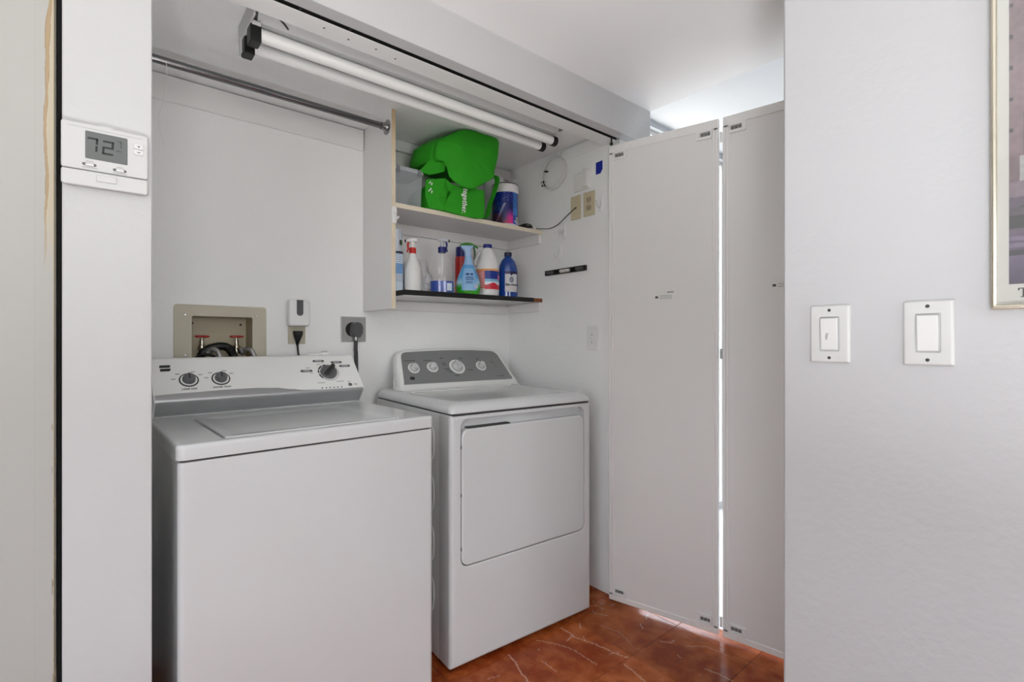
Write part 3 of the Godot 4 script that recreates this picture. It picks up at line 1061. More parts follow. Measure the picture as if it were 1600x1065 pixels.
	b.slab(0.580, 0.0265, 0.587, 0.0335, 0.0, 0.002, 0.0034, 0.0005)
	part("indicator_light", b, M.dark, con)


# ---------------------------------------------------------------- shelf unit
func shelf_unit() -> void:
	var t := thing("shelf_unit", "white built-in shelf unit with bare wood edges in the closet corner", "shelf", Vector3(0.932, 0, -1.90))
	var x1 := 0.868     # right wall
	var zb := -0.29
	var b := B.new()
	b.box(Vector3(0, 1.30, zb), Vector3(0.019, 2.13, -0.0012), 0.0005)
	var side := part("side_panel", b, M.shelf, t)
	b = B.new()
	b.box(Vector3(0.0003, 1.30, -0.0012), Vector3(0.0187, 2.1298, 0.0), 0.0003)
	var wm := mat(Color.WHITE, 0.65)
	var img := Image.create(16, 512, false, Image.FORMAT_RGB8)
	var n := noise(0.02, 4)
	for y in 512:
		for x in 16:
			var k := clampf(1.0 - y / 150.0, 0, 1)
			img.set_pixel(x, y, Color(0.89, 0.84, 0.745).lerp(Color(0.76, 0.66, 0.50), k * 0.9).lerp(Color(0.8, 0.72, 0.58), clampf(n.get_noise_2d(x * 4, y) * 0.5, 0, 1)))
	wm.albedo_texture = tex(img)
	for i in b.P.size():
		b.U[i] = Vector2(b.P[i].x / 0.019, (2.13 - b.P[i].y) / 0.83)
	part("wood_edge", b, wm, side, "bare particle board edge")
	# upper shelf
	b = B.new()
	b.box(Vector3(0.019, 1.727, zb), Vector3(x1, 1.7465, -0.012), 0.0005)
	var sh := part("shelf", b, M.shelf, t)
	b = B.new()
	b.box(Vector3(0.0195, 1.7268, -0.012), Vector3(x1 - 0.001, 1.7467, -0.0105), 0.0003)
	part("wood_edge", b, mat(Color(0.90, 0.86, 0.775), 0.6), sh)
	# lower shelf, slightly higher at the right, front edge taped black
	b = B.new()
	var tilt := atan2(0.013, 0.85)
	b.xf = Transform3D(Basis(Vector3.BACK, tilt), Vector3(0.019, 1.357, 0))
	b.box(Vector3(0.0, 0.0, zb), Vector3(x1 - 0.02, 0.0185, -0.012), 0.0005)
	sh = part("shelf", b, M.shelf, t)
	b = B.new()
	b.xf = Transform3D(Basis(Vector3.BACK, tilt), Vector3(0.019, 1.357, 0))
	var top := [[0.0, -0.003], [0.02, 0.0], [0.045, 0.0045], [0.08, 0.0045], [0.4, 0.002], [0.6, 0.0005], [0.785, -0.001]]
	var rings := []
	for q in top:
		var y: float = q[1]
		rings.append(PackedVector3Array([Vector3(q[0], y - 0.0012, -0.0125), Vector3(q[0], y - 0.0012, -0.0065), Vector3(q[0], y + 0.021, -0.0065), Vector3(q[0], y + 0.021, -0.03), Vector3(q[0], y + 0.0187, -0.03), Vector3(q[0], y + 0.0187, -0.0125)]))
	b.loft(rings)
	part("edge_tape", b, M.black, sh, "black tape along the front edge")
	b = B.new()
	b.xf = Transform3D(Basis(Vector3.BACK, tilt), Vector3(0.019, 1.357, 0))
	b.box(Vector3(0.785, -0.0004, -0.0125), Vector3(x1 - 0.0205, 0.019, -0.009), 0.0004)
	var rust := mat(Color(0.50, 0.29, 0.13), 0.7)
	part("bare_end", b, rust, sh, "bare brown board end")
	# cleats carrying the shelves, on back and side walls
	for q in [[1.680, 1.727], [1.312, 1.356]]:
		b = B.new()
		b.box(Vector3(0.02, q[0], zb), Vector3(x1 - 0.019, q[1] + (0.0 if q[0] > 1.5 else 0.002), zb + 0.019), 0.001)
		part("cleat", b, M.shelf, t)
		b = B.new()
		b.box(Vector3(x1 - 0.019, q[0] + (0.0 if q[0] > 1.5 else 0.008), zb), Vector3(x1, q[1] + (0.0 if q[0] > 1.5 else 0.012), -0.018), 0.001)
		part("cleat", b, M.shelf, t)
	b = B.new()
	b.box(Vector3(0.02, 2.075, zb), Vector3(x1, 2.128, zb + 0.019), 0.001)
	b.box(Vector3(x1 - 0.019, 2.03, zb + 0.02), Vector3(x1, 2.072, zb + 0.06), 0.001)
	part("cleat", b, M.shelf, t)
	var hk := thing("adhesive_hook", "white adhesive hook stuck on the bare wood edge beside the upper shelf", "hook", Vector3(0.943, 1.689, -1.90), 0.0, "adhesive hooks in the closet")
	b = B.new()
	b.slab(-0.0115, -0.037, 0.0115, 0.037, 0.0, 0.006, 0.011, 0.003, 6, 3)
	part("base", b, M.plastic, hk)
	b = B.new()
	b.tube(B.curve([Vector3(0.0, 0.012, 0.005), Vector3(0.0, -0.01, 0.012), Vector3(0.004, -0.018, 0.02), Vector3(0.009, -0.008, 0.026)], 6), 0.004, 8)
	part("hook", b, M.plastic, hk)
	# batten under the ceiling left of the unit
	b = B.new()
	b.box(Vector3(0.02, 2.034, -2.19), Vector3(0.929, 2.126, -2.171), 0.003)
	struct("trim_1", b, M.trim, "flat white batten under the closet ceiling left of the shelves", "trim")


# ---------------------------------------------------------------- rod and tube light
func rod_and_fixture() -> void:
	var t := thing("closet_rod", "chrome closet rod running left from the shelf unit", "closet rod", Vector3(0.932, 2.064, -1.94))
	var b := B.new()
	b.xf = Transform3D(Basis(Vector3.BACK, PI / 2), Vector3.ZERO)   # lathe y -> -x
	b.lathe([[0.0, 0.004], [0.0125, 0.004], [0.0125, 0.45], [0.0132, 0.452], [0.0132, 0.905], [0.0, 0.905]], 24)
	part("rod", b, mat(Color(0.50, 0.50, 0.51), 0.2, 1.0), t)
	for k in 2:
		b = B.new()
		b.xf = Transform3D(Basis(Vector3.BACK, PI / 2 * (1 if k == 0 else -1)), Vector3(0 if k == 0 else -0.912, 0, 0))
		b.lathe([[0.0, 0.0], [0.031, 0.0], [0.031, 0.003], [0.027, 0.0045], [0.021, 0.005], [0.018, 0.009], [0.0155, 0.022], [0.0155, 0.03], [0.0, 0.03]], 28)
		part("flange", b, mat(Color(0.62, 0.62, 0.63), 0.2, 1.0), t)
	# threads hanging from the rod
	t = thing("thread", "thin pale threads dangling from the closet rod near its left end", "thread", Vector3(0.165, 2.064, -1.94))
	b = B.new()
	b.tube(B.curve([Vector3(0, -0.012, -0.0145), Vector3(0, 0.0155, 0.0), Vector3(0.0, -0.012, 0.0145), Vector3(0.003, -0.10, 0.012), Vector3(0.0, -0.16, 0.011), Vector3(0.006, -0.23, 0.01)], 6), 0.0007, 5)
	part("strand", b, mat(Color(0.93, 0.93, 0.91), 0.6), t)
	b = B.new()
	b.tube(B.curve([Vector3(0.002, 0.0155, 0.0), Vector3(0.001, -0.02, 0.0145), Vector3(-0.008, -0.13, 0.012), Vector3(-0.02, -0.2, 0.012), Vector3(-0.006, -0.28, 0.012)], 6), 0.0005, 5)
	part("strand", b, mat(Color(0.88, 0.88, 0.86), 0.6), t)

	t = thing("tube_light", "white strip light with two unlit fluorescent tubes on the closet ceiling", "light fixture", Vector3(0.33, 2.13, -1.6))
	var hm := mat(Color(0.80, 0.80, 0.79), 0.4)
	# pressed channel: flat top, sloping sides
	b = B.new()
	var prof := [Vector2(0.055, 0.0), Vector2(0.055, -0.012), Vector2(0.034, -0.046), Vector2(-0.05, -0.046), Vector2(-0.071, -0.012), Vector2(-0.071, 0.0)]
	var rr := []
	for x in [0.02, 1.235]:
		var ring := PackedVector3Array()
		for p in prof: ring.append(Vector3(x, p.y, p.x))
		rr.append(ring)
	b.loft(rr)
	part("housing", b, hm, t, "", 20.0)
	b = B.new()
	b.box(Vector3(-0.002, -0.06, -0.105), Vector3(0.004, 0.0, 0.088), 0.001)
	b.box(Vector3(-0.004, -0.098, -0.09), Vector3(0.002, -0.05, -0.065), 0.001)
	b.box(Vector3(0.004, -0.062, -0.03), Vector3(0.028, -0.05, 0.045), 0.001)
	part("end_plate", b, hm, t)
	b = B.new()
	b.box(Vector3(1.235, -0.03, 0.03), Vector3(1.255, 0.0, 0.05), 0.002)
	part("end_bracket", b, M.steel, t)
	b = B.new()
	b.tube(B.curve([Vector3(0.02, -0.01, 0.062), Vector3(0.04, -0.02, 0.068), Vector3(0.075, -0.035, 0.064), Vector3(0.10, -0.045, 0.05)], 6), 0.002, 6)
	part("lead_wire", b, M.black, t)
	var tm := mat(Color(0.93, 0.93, 0.92), 0.18, 0.0, 0.5)
	for z in [0.02, -0.058]:
		b = B.new()
		b.xf = Transform3D(Basis(Vector3.BACK, -PI / 2), Vector3(0, -0.075, z))   # lathe y -> +x
		b.lathe([[0.0, 0.022], [0.019, 0.022], [0.019, 1.222], [0.0, 1.222]], 24)
		part("tube", b, tm, t)
		b = B.new()
		b.slab(0.0, -0.108, 0.03, -0.048, z - 0.021, z + 0.021, 0.004, 0.003)
		part("socket", b, M.black, t)
		b = B.new()
		b.xf = Transform3D(Basis(Vector3.BACK, -PI / 2), Vector3(0, -0.075, z))
		b.lathe([[0.0, 1.212], [0.0205, 1.212], [0.0215, 1.216], [0.0215, 1.236], [0.019, 1.239], [0.0, 1.239]], 24)
		part("socket", b, M.black, t)
	# track of the folding door, let into the lintel, and the flat board behind it
	b = B.new()
	b.box(Vector3(0.10, 2.088, -1.4045), Vector3(1.795, 2.0915, -1.420), 0.0)
	b.box(Vector3(0.10, 2.0712, -1.4182), Vector3(1.795, 2.0885, -1.4199), 0.0)
	b.box(Vector3(0.10, 2.071, -1.4042), Vector3(1.795, 2.0885, -1.4056), 0.0002)
	for x in [0.42, 0.56, 0.96, 1.08]:
		b.box(Vector3(x, 2.0725, -1.4052), Vector3(x + 0.006, 2.0745, -1.4185), 0.0002)
	struct("trim_2", b, mat(Color(0.16, 0.16, 0.16), 0.5, 0.5), "dark metal bifold door track under the lintel", "track")
	b = B.new()
	b.box(Vector3(0.09, 2.070, -1.420), Vector3(1.798, 2.0802, -1.495), 0.001)
	var board := struct("trim_3", b, M.trim, "flat white board behind the folding door's track", "trim")
	for q in [[0.50, -1.45], [0.575, -1.458], [0.66, -1.452], [0.73, -1.462]]:
		b = B.new()
		b.lathe([[0.0, 2.0694], [0.003, 2.0694], [0.003, 2.0705], [0.0, 2.0705]], 10, 1, 1, Vector3(q[0], 0, q[1]))
		part("screw_hole", b, M.dark, board)


# ---------------------------------------------------------------- back wall
func back_wall_fittings() -> void:
	var b := B.new()
	# recessed supply box
	var t := thing("washer_outlet_box", "tan recessed water supply box in the wall behind the washing machine", "outlet box", Vector3(0, 0, -2.19))
	b.frame([0.209, 1.03, 0.522, 1.301, 0.012], [0.266, 1.065, 0.470, 1.258, 0.006], 0.0, 0.006, 0.003, 0.002)
	part("face_plate", b, M.tan, t)
	b = B.new()
	b.box(Vector3(0.263, 1.061, -0.115), Vector3(0.473, 1.261, -0.108), 0.0)
	b.box(Vector3(0.263, 1.061, -0.11), Vector3(0.266, 1.261, 0.0), 0.0)
	b.box(Vector3(0.470, 1.061, -0.11), Vector3(0.473, 1.261, 0.0), 0.0)
	b.box(Vector3(0.263, 1.258, -0.11), Vector3(0.473, 1.261, 0.0), 0.0)
	b.box(Vector3(0.263, 1.061, -0.11), Vector3(0.473, 1.064, 0.0), 0.0)
	part("recess", b, mat(Color(0.74, 0.70, 0.60), 0.55), t)
	for q in [[0.246, 1.262], [0.487, 1.262], [0.246, 1.112]]:
		b = B.new()
		b.xf = Transform3D(Basis(Vector3.RIGHT, PI / 2), Vector3(q[0], q[1], 0.006))
		b.lathe([[0.0, 0.0], [0.005, 0.0], [0.004, 0.002], [0.0, 0.0025]], 12)
		part("screw", b, M.steel, t)
	for q in [[0.28, 1.235], [0.45, 1.232]]:
		b = B.new()
		b.xf = Transform3D(Basis(Vector3.RIGHT, PI / 2), Vector3(q[0], q[1], -0.108))
		b.lathe([[0.0, 0.0], [0.0045, 0.0], [0.0045, 0.001], [0.0, 0.001]], 10)
		part("hole", b, M.black, t)
	for k in 2:
		var vx := 0.305 if k == 0 else 0.424
		var v := Node3D.new()
		v.name = "valve"
		t.add_child(v, true)
		v.position = Vector3(vx, 1.135, -0.05)
		b = B.new()
		b.lathe([[0.0, -0.02], [0.011, -0.02], [0.011, 0.0], [0.013, 0.002], [0.013, 0.012], [0.008, 0.015], [0.007, 0.034], [0.004, 0.036], [0.004, 0.05], [0.0, 0.05]], 16)
		b.tube([Vector3(0, 0, -0.055), Vector3(0, 0, 0)], 0.009, 10)
		b.tube([Vector3(0, 0.004, 0), Vector3(0.012, -0.002, 0.016), Vector3(0.018, -0.014, 0.022)], 0.009, 10)
		part("body", b, mat(Color(0.75, 0.72, 0.66), 0.25, 0.95), v)
		b = B.new()
		var rings := []
		for q in [[0.0, 0.043], [0.017, 0.043], [0.021, 0.046], [0.021, 0.049], [0.017, 0.052], [0.0, 0.052]]:
			var ring := PackedVector3Array()
			for j in 40:
				var a := TAU * j / 40
				var r: float = q[0] * (1.0 + 0.1 * cos(a * 5))
				ring.append(Vector3(cos(a) * r * 1.15, q[1], sin(a) * r))
			rings.append(ring)
		b.loft(rings)
		part("handle", b, M.red, v, "red valve handle")
	# hoses
	for k in 2:
		var x := 0.305 if k == 0 else 0.424
		var h := thing("supply_hose", ["braided steel hose curving from the left red-handled valve", "braided steel hose curving from the right red-handled valve"][k], "hose", Vector3(x, 1.12, -2.22), 0, "washer supply hoses")
		b = B.new()
		var pts := B.curve([Vector3(0.019, 0.0, 0.004), Vector3(0.028, 0.012, 0.02), Vector3(0.043, 0.006, 0.035), Vector3(0.055, -0.03, 0.045), Vector3(0.06, -0.08, 0.05), Vector3(0.055, -0.25, 0.055)], 10)
		b.tube(pts, 0.0095, 12)
		part("braid", b, mat(Color(0.66, 0.66, 0.65), 0.35, 0.7), h)
		b = B.new()
		b.tube([Vector3(0.014, 0.012, 0.0), Vector3(0.021, -0.004, 0.008)], 0.013, 8)
		part("coupling", b, M.steel, h)
	var dh := thing("drain_hose", "black corrugated drain hose arching between the two valves", "hose", Vector3(0.36, 1.1, -2.25))
	b = B.new()
	var pts2 := B.curve([Vector3(-0.075, -0.03, 0.03), Vector3(-0.05, 0.025, 0.03), Vector3(0.0, 0.045, 0.035), Vector3(0.035, 0.03, 0.05), Vector3(0.05, -0.04, 0.085), Vector3(0.05, -0.2, 0.1)], 14)
	b.tube(pts2, 0.0135, 14)
	for i in range(2, pts2.size() - 2, 2):
		var d: Vector3 = (pts2[i + 1] - pts2[i - 1]).normalized() * 0.0022
		b.tube([pts2[i] - d, pts2[i], pts2[i] + d], 0.0155, 14)
	part("corrugation", b, M.black, dh)
	b = B.new()
	b.tube(B.curve([Vector3(-0.09, -0.03, 0.06), Vector3(-0.07, 0.01, 0.055), Vector3(-0.02, 0.005, 0.06), Vector3(0.0, -0.06, 0.07), Vector3(0.0, -0.2, 0.08)], 10), 0.005, 8)
	part("ground_wire", b, M.black, dh)

	# receptacle with plug-in device
	var pl := thing("wall_outlet", "ivory outlet plate below the plug-in white device on the back wall", "outlet", Vector3(0.640, 1.19, -2.19))
	b = B.new()
	b.slab(-0.035, -0.037, 0.035, 0.078, 0.0, 0.005, 0.004, 0.003)
	part("plate", b, mat(Color(0.76, 0.73, 0.65), 0.4), pl)
	b = B.new()
	b.slab(-0.017, -0.016, 0.017, 0.016, 0.0045, 0.0065, 0.008, 0.001)
	part("receptacle", b, mat(Color(0.72, 0.69, 0.61), 0.4), pl)
	var ch := thing("plug_in_device", "white plug-in device with dark grey window on the back wall outlet", "device", Vector3(0.640, 1.281, -2.184))
	b = B.new()
	b.slab(-0.042, -0.055, 0.042, 0.057, 0.0, 0.04, 0.012, 0.008, 5, 3)
	part("housing", b, M.plastic, ch)
	b = B.new()
	var win := PackedVector2Array()
	for p in B.rrect(-0.013, -0.0115, 0.0135, 0.054, 0.004, 4): win.append(p)
	var shape := [Vector2(0.0135, 0.054), Vector2(-0.0125, 0.054), Vector2(-0.0125, 0.0)]
	for i in 9:
		var a := PI + PI * i / 8.0
		shape.append(Vector2(0.0005 + cos(a) * 0.013, cos(a - PI / 2) * -0.0 + sin(a) * 0.0115))
	var wr := PackedVector2Array(shape)
	b.loft([B.lift(wr, 0.038), B.lift(wr, 0.0412)])
	part("window", b, mat(Color(0.30, 0.30, 0.31), 0.25), ch, "dark grey window")
	# washer plug and cord
	var pg := thing("washer_plug", "black plug and cord hanging from the ivory outlet above the washer", "plug", Vector3(0.640, 1.19, -2.183))
	b = B.new()
	var rings2 := []
	for q in [[0.018, 0.017, 0.012], [0.019, 0.010, 0.014], [0.016, -0.004, 0.013], [0.011, -0.018, 0.010], [0.0065, -0.030, 0.007], [0.005, -0.042, 0.005]]:
		var ring := PackedVector3Array()
		for p in B.rrect(-q[0], 0.0, q[0], q[2] * 2, q[2] * 0.6, 3):
			ring.append(Vector3(p.x, q[1], p.y))
		rings2.append(ring)
	b.loft(rings2)
	part("plug", b, M.black, pg)
	b = B.new()
	b.tube(B.curve([Vector3(0, -0.035, 0.006), Vector3(0.001, -0.07, 0.012), Vector3(0.006, -0.15, 0.02), Vector3(0.008, -0.5, 0.03), Vector3(0.0, -0.95, 0.03)], 6), 0.0042, 8)
	part("cord", b, M.black, pg)
	# dryer receptacle
	var ro := thing("dryer_outlet", "square metal heavy-duty outlet plate below the shelf unit", "outlet", Vector3(0.886, 1.2175, -2.19))
	b = B.new()
	b.frame([-0.058, -0.057, 0.058, 0.057, 0.003], [-0.051, -0.05, 0.051, 0.05, 0.002], 0.0, 0.005, 0.002, 0.001)
	b.slab(-0.052, -0.051, 0.052, 0.051, 0.0, 0.0025, 0.002, 0.0005)
	part("plate", b, mat(Color(0.70, 0.70, 0.69), 0.35, 0.5), ro)
	b = B.new()
	b.xf = Transform3D(Basis(Vector3.RIGHT, PI / 2), Vector3(-0.004, 0.0, 0.002))
	b.lathe([[0.0, 0.0], [0.033, 0.0], [0.032, 0.004], [0.0, 0.005]], 32)
	part("receptacle", b, M.black, ro)
	var dp := thing("dryer_plug", "dark grey angled dryer plug and cord in the metal outlet", "plug", Vector3(0.886, 1.2175, -2.183))
	b = B.new()
	var o8 := PackedVector2Array([Vector2(-0.018, -0.034), Vector2(0.012, -0.036), Vector2(0.024, -0.02), Vector2(0.026, 0.012), Vector2(0.016, 0.028), Vector2(-0.004, 0.032), Vector2(-0.019, 0.026), Vector2(-0.026, 0.008), Vector2(-0.027, -0.02)])
	b.xf = Transform3D(Basis(Vector3.UP, 0.25), Vector3(0.004, 0, 0))
	b.loft([B.lift(o8, 0.0), B.lift(o8, 0.026)])
	var o9 := PackedVector2Array()
	for p in o8: o9.append(p * 0.9)
	b.loft([B.lift(o8, 0.026), B.lift(o9, 0.030)])
	part("plug", b, mat(Color(0.34, 0.34, 0.345), 0.45), dp)
	b = B.new()
	b.xf = Transform3D(Basis(Vector3.RIGHT, 0.0), Vector3(0.004, -0.042, 0.014))
	b.lathe([[0.0, -0.009], [0.0085, -0.009], [0.0085, 0.008], [0.0, 0.008]], 14)
	part("strain_relief", b, M.steel, dp)
	b = B.new()
	b.tube(B.curve([Vector3(0.004, -0.045, 0.014), Vector3(0.003, -0.09, 0.014), Vector3(0.006, -0.13, 0.012), Vector3(0.012, -0.4, 0.012), Vector3(0.02, -0.8, 0.02), Vector3(0.10, -1.0, 0.02)], 6), 0.0085, 10)
	part("cord", b, mat(Color(0.24, 0.24, 0.25), 0.55), dp)


# ---------------------------------------------------------------- right closet wall
# local frame of things on that wall: x runs towards the back of the closet reversed (x = world z), so the outward normal is -x in the world
func on_wall(called: String, label: String, category: String, y: float, z: float, group := "") -> Node3D:
	return thing(called, label, category, Vector3(1.8, y, z), -PI / 2, group)   # local +x = world +z, local +z = world -x

func right_wall_fittings() -> void:
	var b := B.new()
	var t := on_wall("tape_piece", "small blue piece of painter's tape near the folding door", "tape", 1.977, -1.523)
	var o := PackedVector2Array([Vector2(-0.02, -0.029), Vector2(0.008, -0.029), Vector2(0.02, -0.012), Vector2(0.02, 0.029), Vector2(-0.02, 0.027)])
	b.loft([B.lift(o, 0.0), B.lift(o, 0.0006)])
	part("tape", b, mat(Color(0.03, 0.13, 0.60), 0.6), t)

	t = on_wall("wall_plate", "beige blank wall plate with a thin black cord through it", "wall plate", 1.818, -1.668)
	b = B.new()
	b.slab(-0.033, -0.058, 0.033, 0.058, 0.0, 0.006, 0.004, 0.004)
	part("plate", b, M.beige, t)
	b = B.new()
	b.xf = Transform3D(Basis(Vector3.RIGHT, PI / 2), Vector3(0.002, -0.002, 0.006))
	b.lathe([[0.0, 0.0], [0.0035, 0.0], [0.003, 0.001], [0.0, 0.001]], 10)
	part("bushing", b, M.black, t)
	t = on_wall("duplex_outlet", "beige duplex outlet between the blank plate and a white hook", "outlet", 1.820, -1.5825)
	b = B.new()
	b.slab(-0.0355, -0.058, 0.0355, 0.058, 0.0, 0.006, 0.004, 0.004)
	part("plate", b, M.beige, t)
	for s in [-1, 1]:
		b = B.new()
		b.slab(-0.016, s * 0.0195 - 0.0135, 0.016, s * 0.0195 + 0.0135, 0.005, 0.0072, 0.009, 0.001)
		var r := part("receptacle", b, mat(Color(0.70, 0.64, 0.53), 0.45), t)
		b = B.new()
		b.box(Vector3(-0.008, s * 0.0195 - 0.002, 0.0071), Vector3(-0.0055, s * 0.0195 + 0.006, 0.0075), 0.0)
		b.box(Vector3(0.0055, s * 0.0195 - 0.002, 0.0071), Vector3(0.008, s * 0.0195 + 0.005, 0.0075), 0.0)
		b.box(Vector3(-0.002, s * 0.0195 - 0.0095, 0.0071), Vector3(0.002, s * 0.0195 - 0.0055, 0.0075), 0.0)
		part("slot", b, M.black, r)
	b = B.new()
	b.xf = Transform3D(Basis(Vector3.RIGHT, PI / 2), Vector3(0, 0, 0.006))
	b.lathe([[0.0, 0.0], [0.003, 0.0], [0.0025, 0.001], [0.0, 0.0012]], 10)
	part("screw", b, M.steel, t)

	t = on_wall("phone_jack", "white square jack cover with raised strip above the beige plates", "wall plate", 1.937, -1.63)
	b = B.new()
	b.slab(-0.05, -0.044, 0.05, 0.044, 0.0, 0.008, 0.004, 0.003)
	part("plate", b, M.plastic, t)
	b = B.new()
	b.slab(0.022, -0.036, 0.049, 0.046, 0.004, 0.024, 0.004, 0.003)
	part("cover_strip", b, M.plastic, t)

	var labels := ["white adhesive hook right of the beige duplex outlet", "upper of two white hooks below the beige blank plate", "lower of two white hooks, just above the black tool rail"]
	var k := 0
	for q in [[1.809, -1.507], [1.717, -1.748], [1.606, -1.780]]:
		t = on_wall("adhesive_hook", labels[k], "hook", q[0], q[1], "adhesive hooks in the closet")
		b = B.new()
		b.slab(-0.0125, -0.043, 0.0125, 0.043, 0.0, 0.007, 0.0122, 0.003, 6, 3)
		part("base", b, mat(Color(0.95, 0.95, 0.95), 0.3), t)
		b = B.new()
		b.tube(B.curve([Vector3(0, 0.008, 0.006), Vector3(0, -0.012, 0.012), Vector3(0, -0.022, 0.022), Vector3(-0.001, -0.016, 0.033), Vector3(-0.002, 0.004, 0.037)], 6), 0.0035 if k != 1 else 0.005, 8)
		part("hook", b, mat(Color(0.86, 0.86, 0.86), 0.3), t)
		k += 1

	t = on_wall("tool_rail", "black tool holder rail with spring clips below the hooks", "tool rail", 1.517, -1.739)
	b = B.new()
	b.frame([-0.14, -0.0125, 0.14, 0.0125, 0.001], [-0.137, -0.009, 0.137, 0.009, 0.001], 0.0, 0.012, 0.0005, 0.0005, 1)
	b.box(Vector3(-0.139, -0.011, 0.0), Vector3(0.139, 0.011, 0.003), 0.0)
	part("channel", b, M.black, t)
	for q in [[-0.105, 0.05, 0.0], [0.0, 0.065, 1.0], [0.1, 0.045, 0.0]]:
		b = B.new()
		var x: float = q[0]; var w: float = q[1]
		b.slab(x - w / 2, -0.008, x + w / 2, 0.008, 0.003, 0.013, 0.003, 0.002)
		b.tube(B.curve([Vector3(x - w / 2, 0, 0.012), Vector3(x - w * 0.3, 0, 0.022), Vector3(x - w * 0.1, 0, 0.014)], 5), 0.003, 6)
		b.tube(B.curve([Vector3(x + w / 2, 0, 0.012), Vector3(x + w * 0.3, 0, 0.022), Vector3(x + w * 0.1, 0, 0.014)], 5), 0.003, 6)
		part("clip", b, M.plastic if q[2] > 0 else mat(Color(0.5, 0.5, 0.5), 0.3, 0.8), t)

	t = on_wall("cable_outlet", "white cable outlet plate low on the closet side wall", "outlet", 1.181, -1.562)
	b = B.new()
	b.slab(-0.0355, -0.0585, 0.0355, 0.0585, 0.0, 0.007, 0.004, 0.0045)
	part("plate", b, M.plastic, t)
	b = B.new()
	b.xf = Transform3D(Basis(Vector3.RIGHT, PI / 2), Vector3(-0.002, -0.004, 0.007))
	b.lathe([[0.0, 0.0], [0.0075, 0.0], [0.0075, 0.003], [0.005, 0.0035], [0.0045, 0.009], [0.0, 0.009]], 16)
	part("jack", b, mat(Color(0.9, 0.9, 0.9), 0.3), t)
	for y in [0.014, -0.022]:
		b = B.new()
		b.xf = Transform3D(Basis(Vector3.RIGHT, PI / 2), Vector3(0, y, 0.007))
		b.lathe([[0.0, 0.0], [0.0033, 0.0], [0.003, 0.001], [0.0, 0.0012]], 10)
		part("screw", b, mat(Color(0.55, 0.55, 0.55), 0.4, 0.5), t)

	# coiled white cable and its run along the ceiling edge
	t = on_wall("coiled_cable", "coil of white cable hanging high on the closet side wall", "cable", 2.022, -1.805)
	b = B.new()
	for q in [[0.080, 0.0, 0.0, 0.006], [0.076, 0.004, -0.003, 0.012], [0.084, -0.002, 0.002, 0.018]]:
		var pts := []
		for i in 41:
			var a := TAU * i / 40.0
			pts.append(Vector3(q[1] + cos(a) * q[0] * (1.0 + 0.02 * sin(a * 3 + q[0] * 90)), q[2] + sin(a) * q[0], q[3] + 0.006 * (1.0 - sin(a)) ))
		b.tube(pts, 0.0024, 7, false)
	b.tube(B.curve([Vector3(0.03, 0.075, 0.012), Vector3(0.055, 0.098, 0.008), Vector3(0.1, 0.1035, 0.0045), Vector3(0.3, 0.1035, 0.0045)], 6), 0.003, 7)
	part("cable", b, mat(Color(0.88, 0.88, 0.87), 0.4), t)
	b = B.new()
	b.box(Vector3(-0.088, -0.05, 0.004), Vector3(-0.066, -0.042, 0.024), 0.001)
	b.box(Vector3(-0.092, -0.032, 0.006), Vector3(-0.072, -0.024, 0.024), 0.001)
	b.box(Vector3(-0.07, 0.02, 0.006), Vector3(-0.05, 0.024, 0.026), 0.001)
	part("tie", b, M.rubber, t)


# ---------------------------------------------------------------- upper shelf
func cloth(outline: Array, sections: Array, amp: float, sd: int, n := 72, smooth := true, fold := 0.0, open_below := false) -> B:
	# sections: [z, scale, dx, dy]; the outline is swept front to back, wrinkled by noise
	var b := B.new()
	var ns := noise(7.0, sd, 4)
	var base := B.blob(outline, n, smooth)
	var c := Vector2.ZERO
	for p in base: c += p
	c /= base.size()
	var rings := []
	for s in sections:
		var ring := PackedVector3Array()
		for p in base:
			var q: Vector2 = c + (p - c) * s[1] + Vector2(s[2], s[3])
			var v := Vector3(q.x, q.y, s[0])
			var w := Vector3(ns.get_noise_3d(v.x, v.y, v.z), ns.get_noise_3d(v.y + 9, v.z, v.x), ns.get_noise_3d(v.z + 5, v.x, v.y + 3)) * amp
			v += w
			if fold > 0.0 and v.x < fold and v.z > -1.93:   # the left facet turns away behind a crease
				v.z -= (fold - v.x) * 0.42 * clampf((v.z + 1.93) / 0.05, 0.0, 1.0)
			if open_below:   # only the front sheet hangs down; behind it the fold is hollow
				v.y = maxf(v.y, lerpf(1.8, 1.965, smoothstep(-1.866, -1.885, v.z)))
			ring.append(Vector3(v.x, clampf(v.y, 1.7475, 2.1285), maxf(v.z, -2.165)))
		rings.append(ring)
	b.loft(rings)
	return b

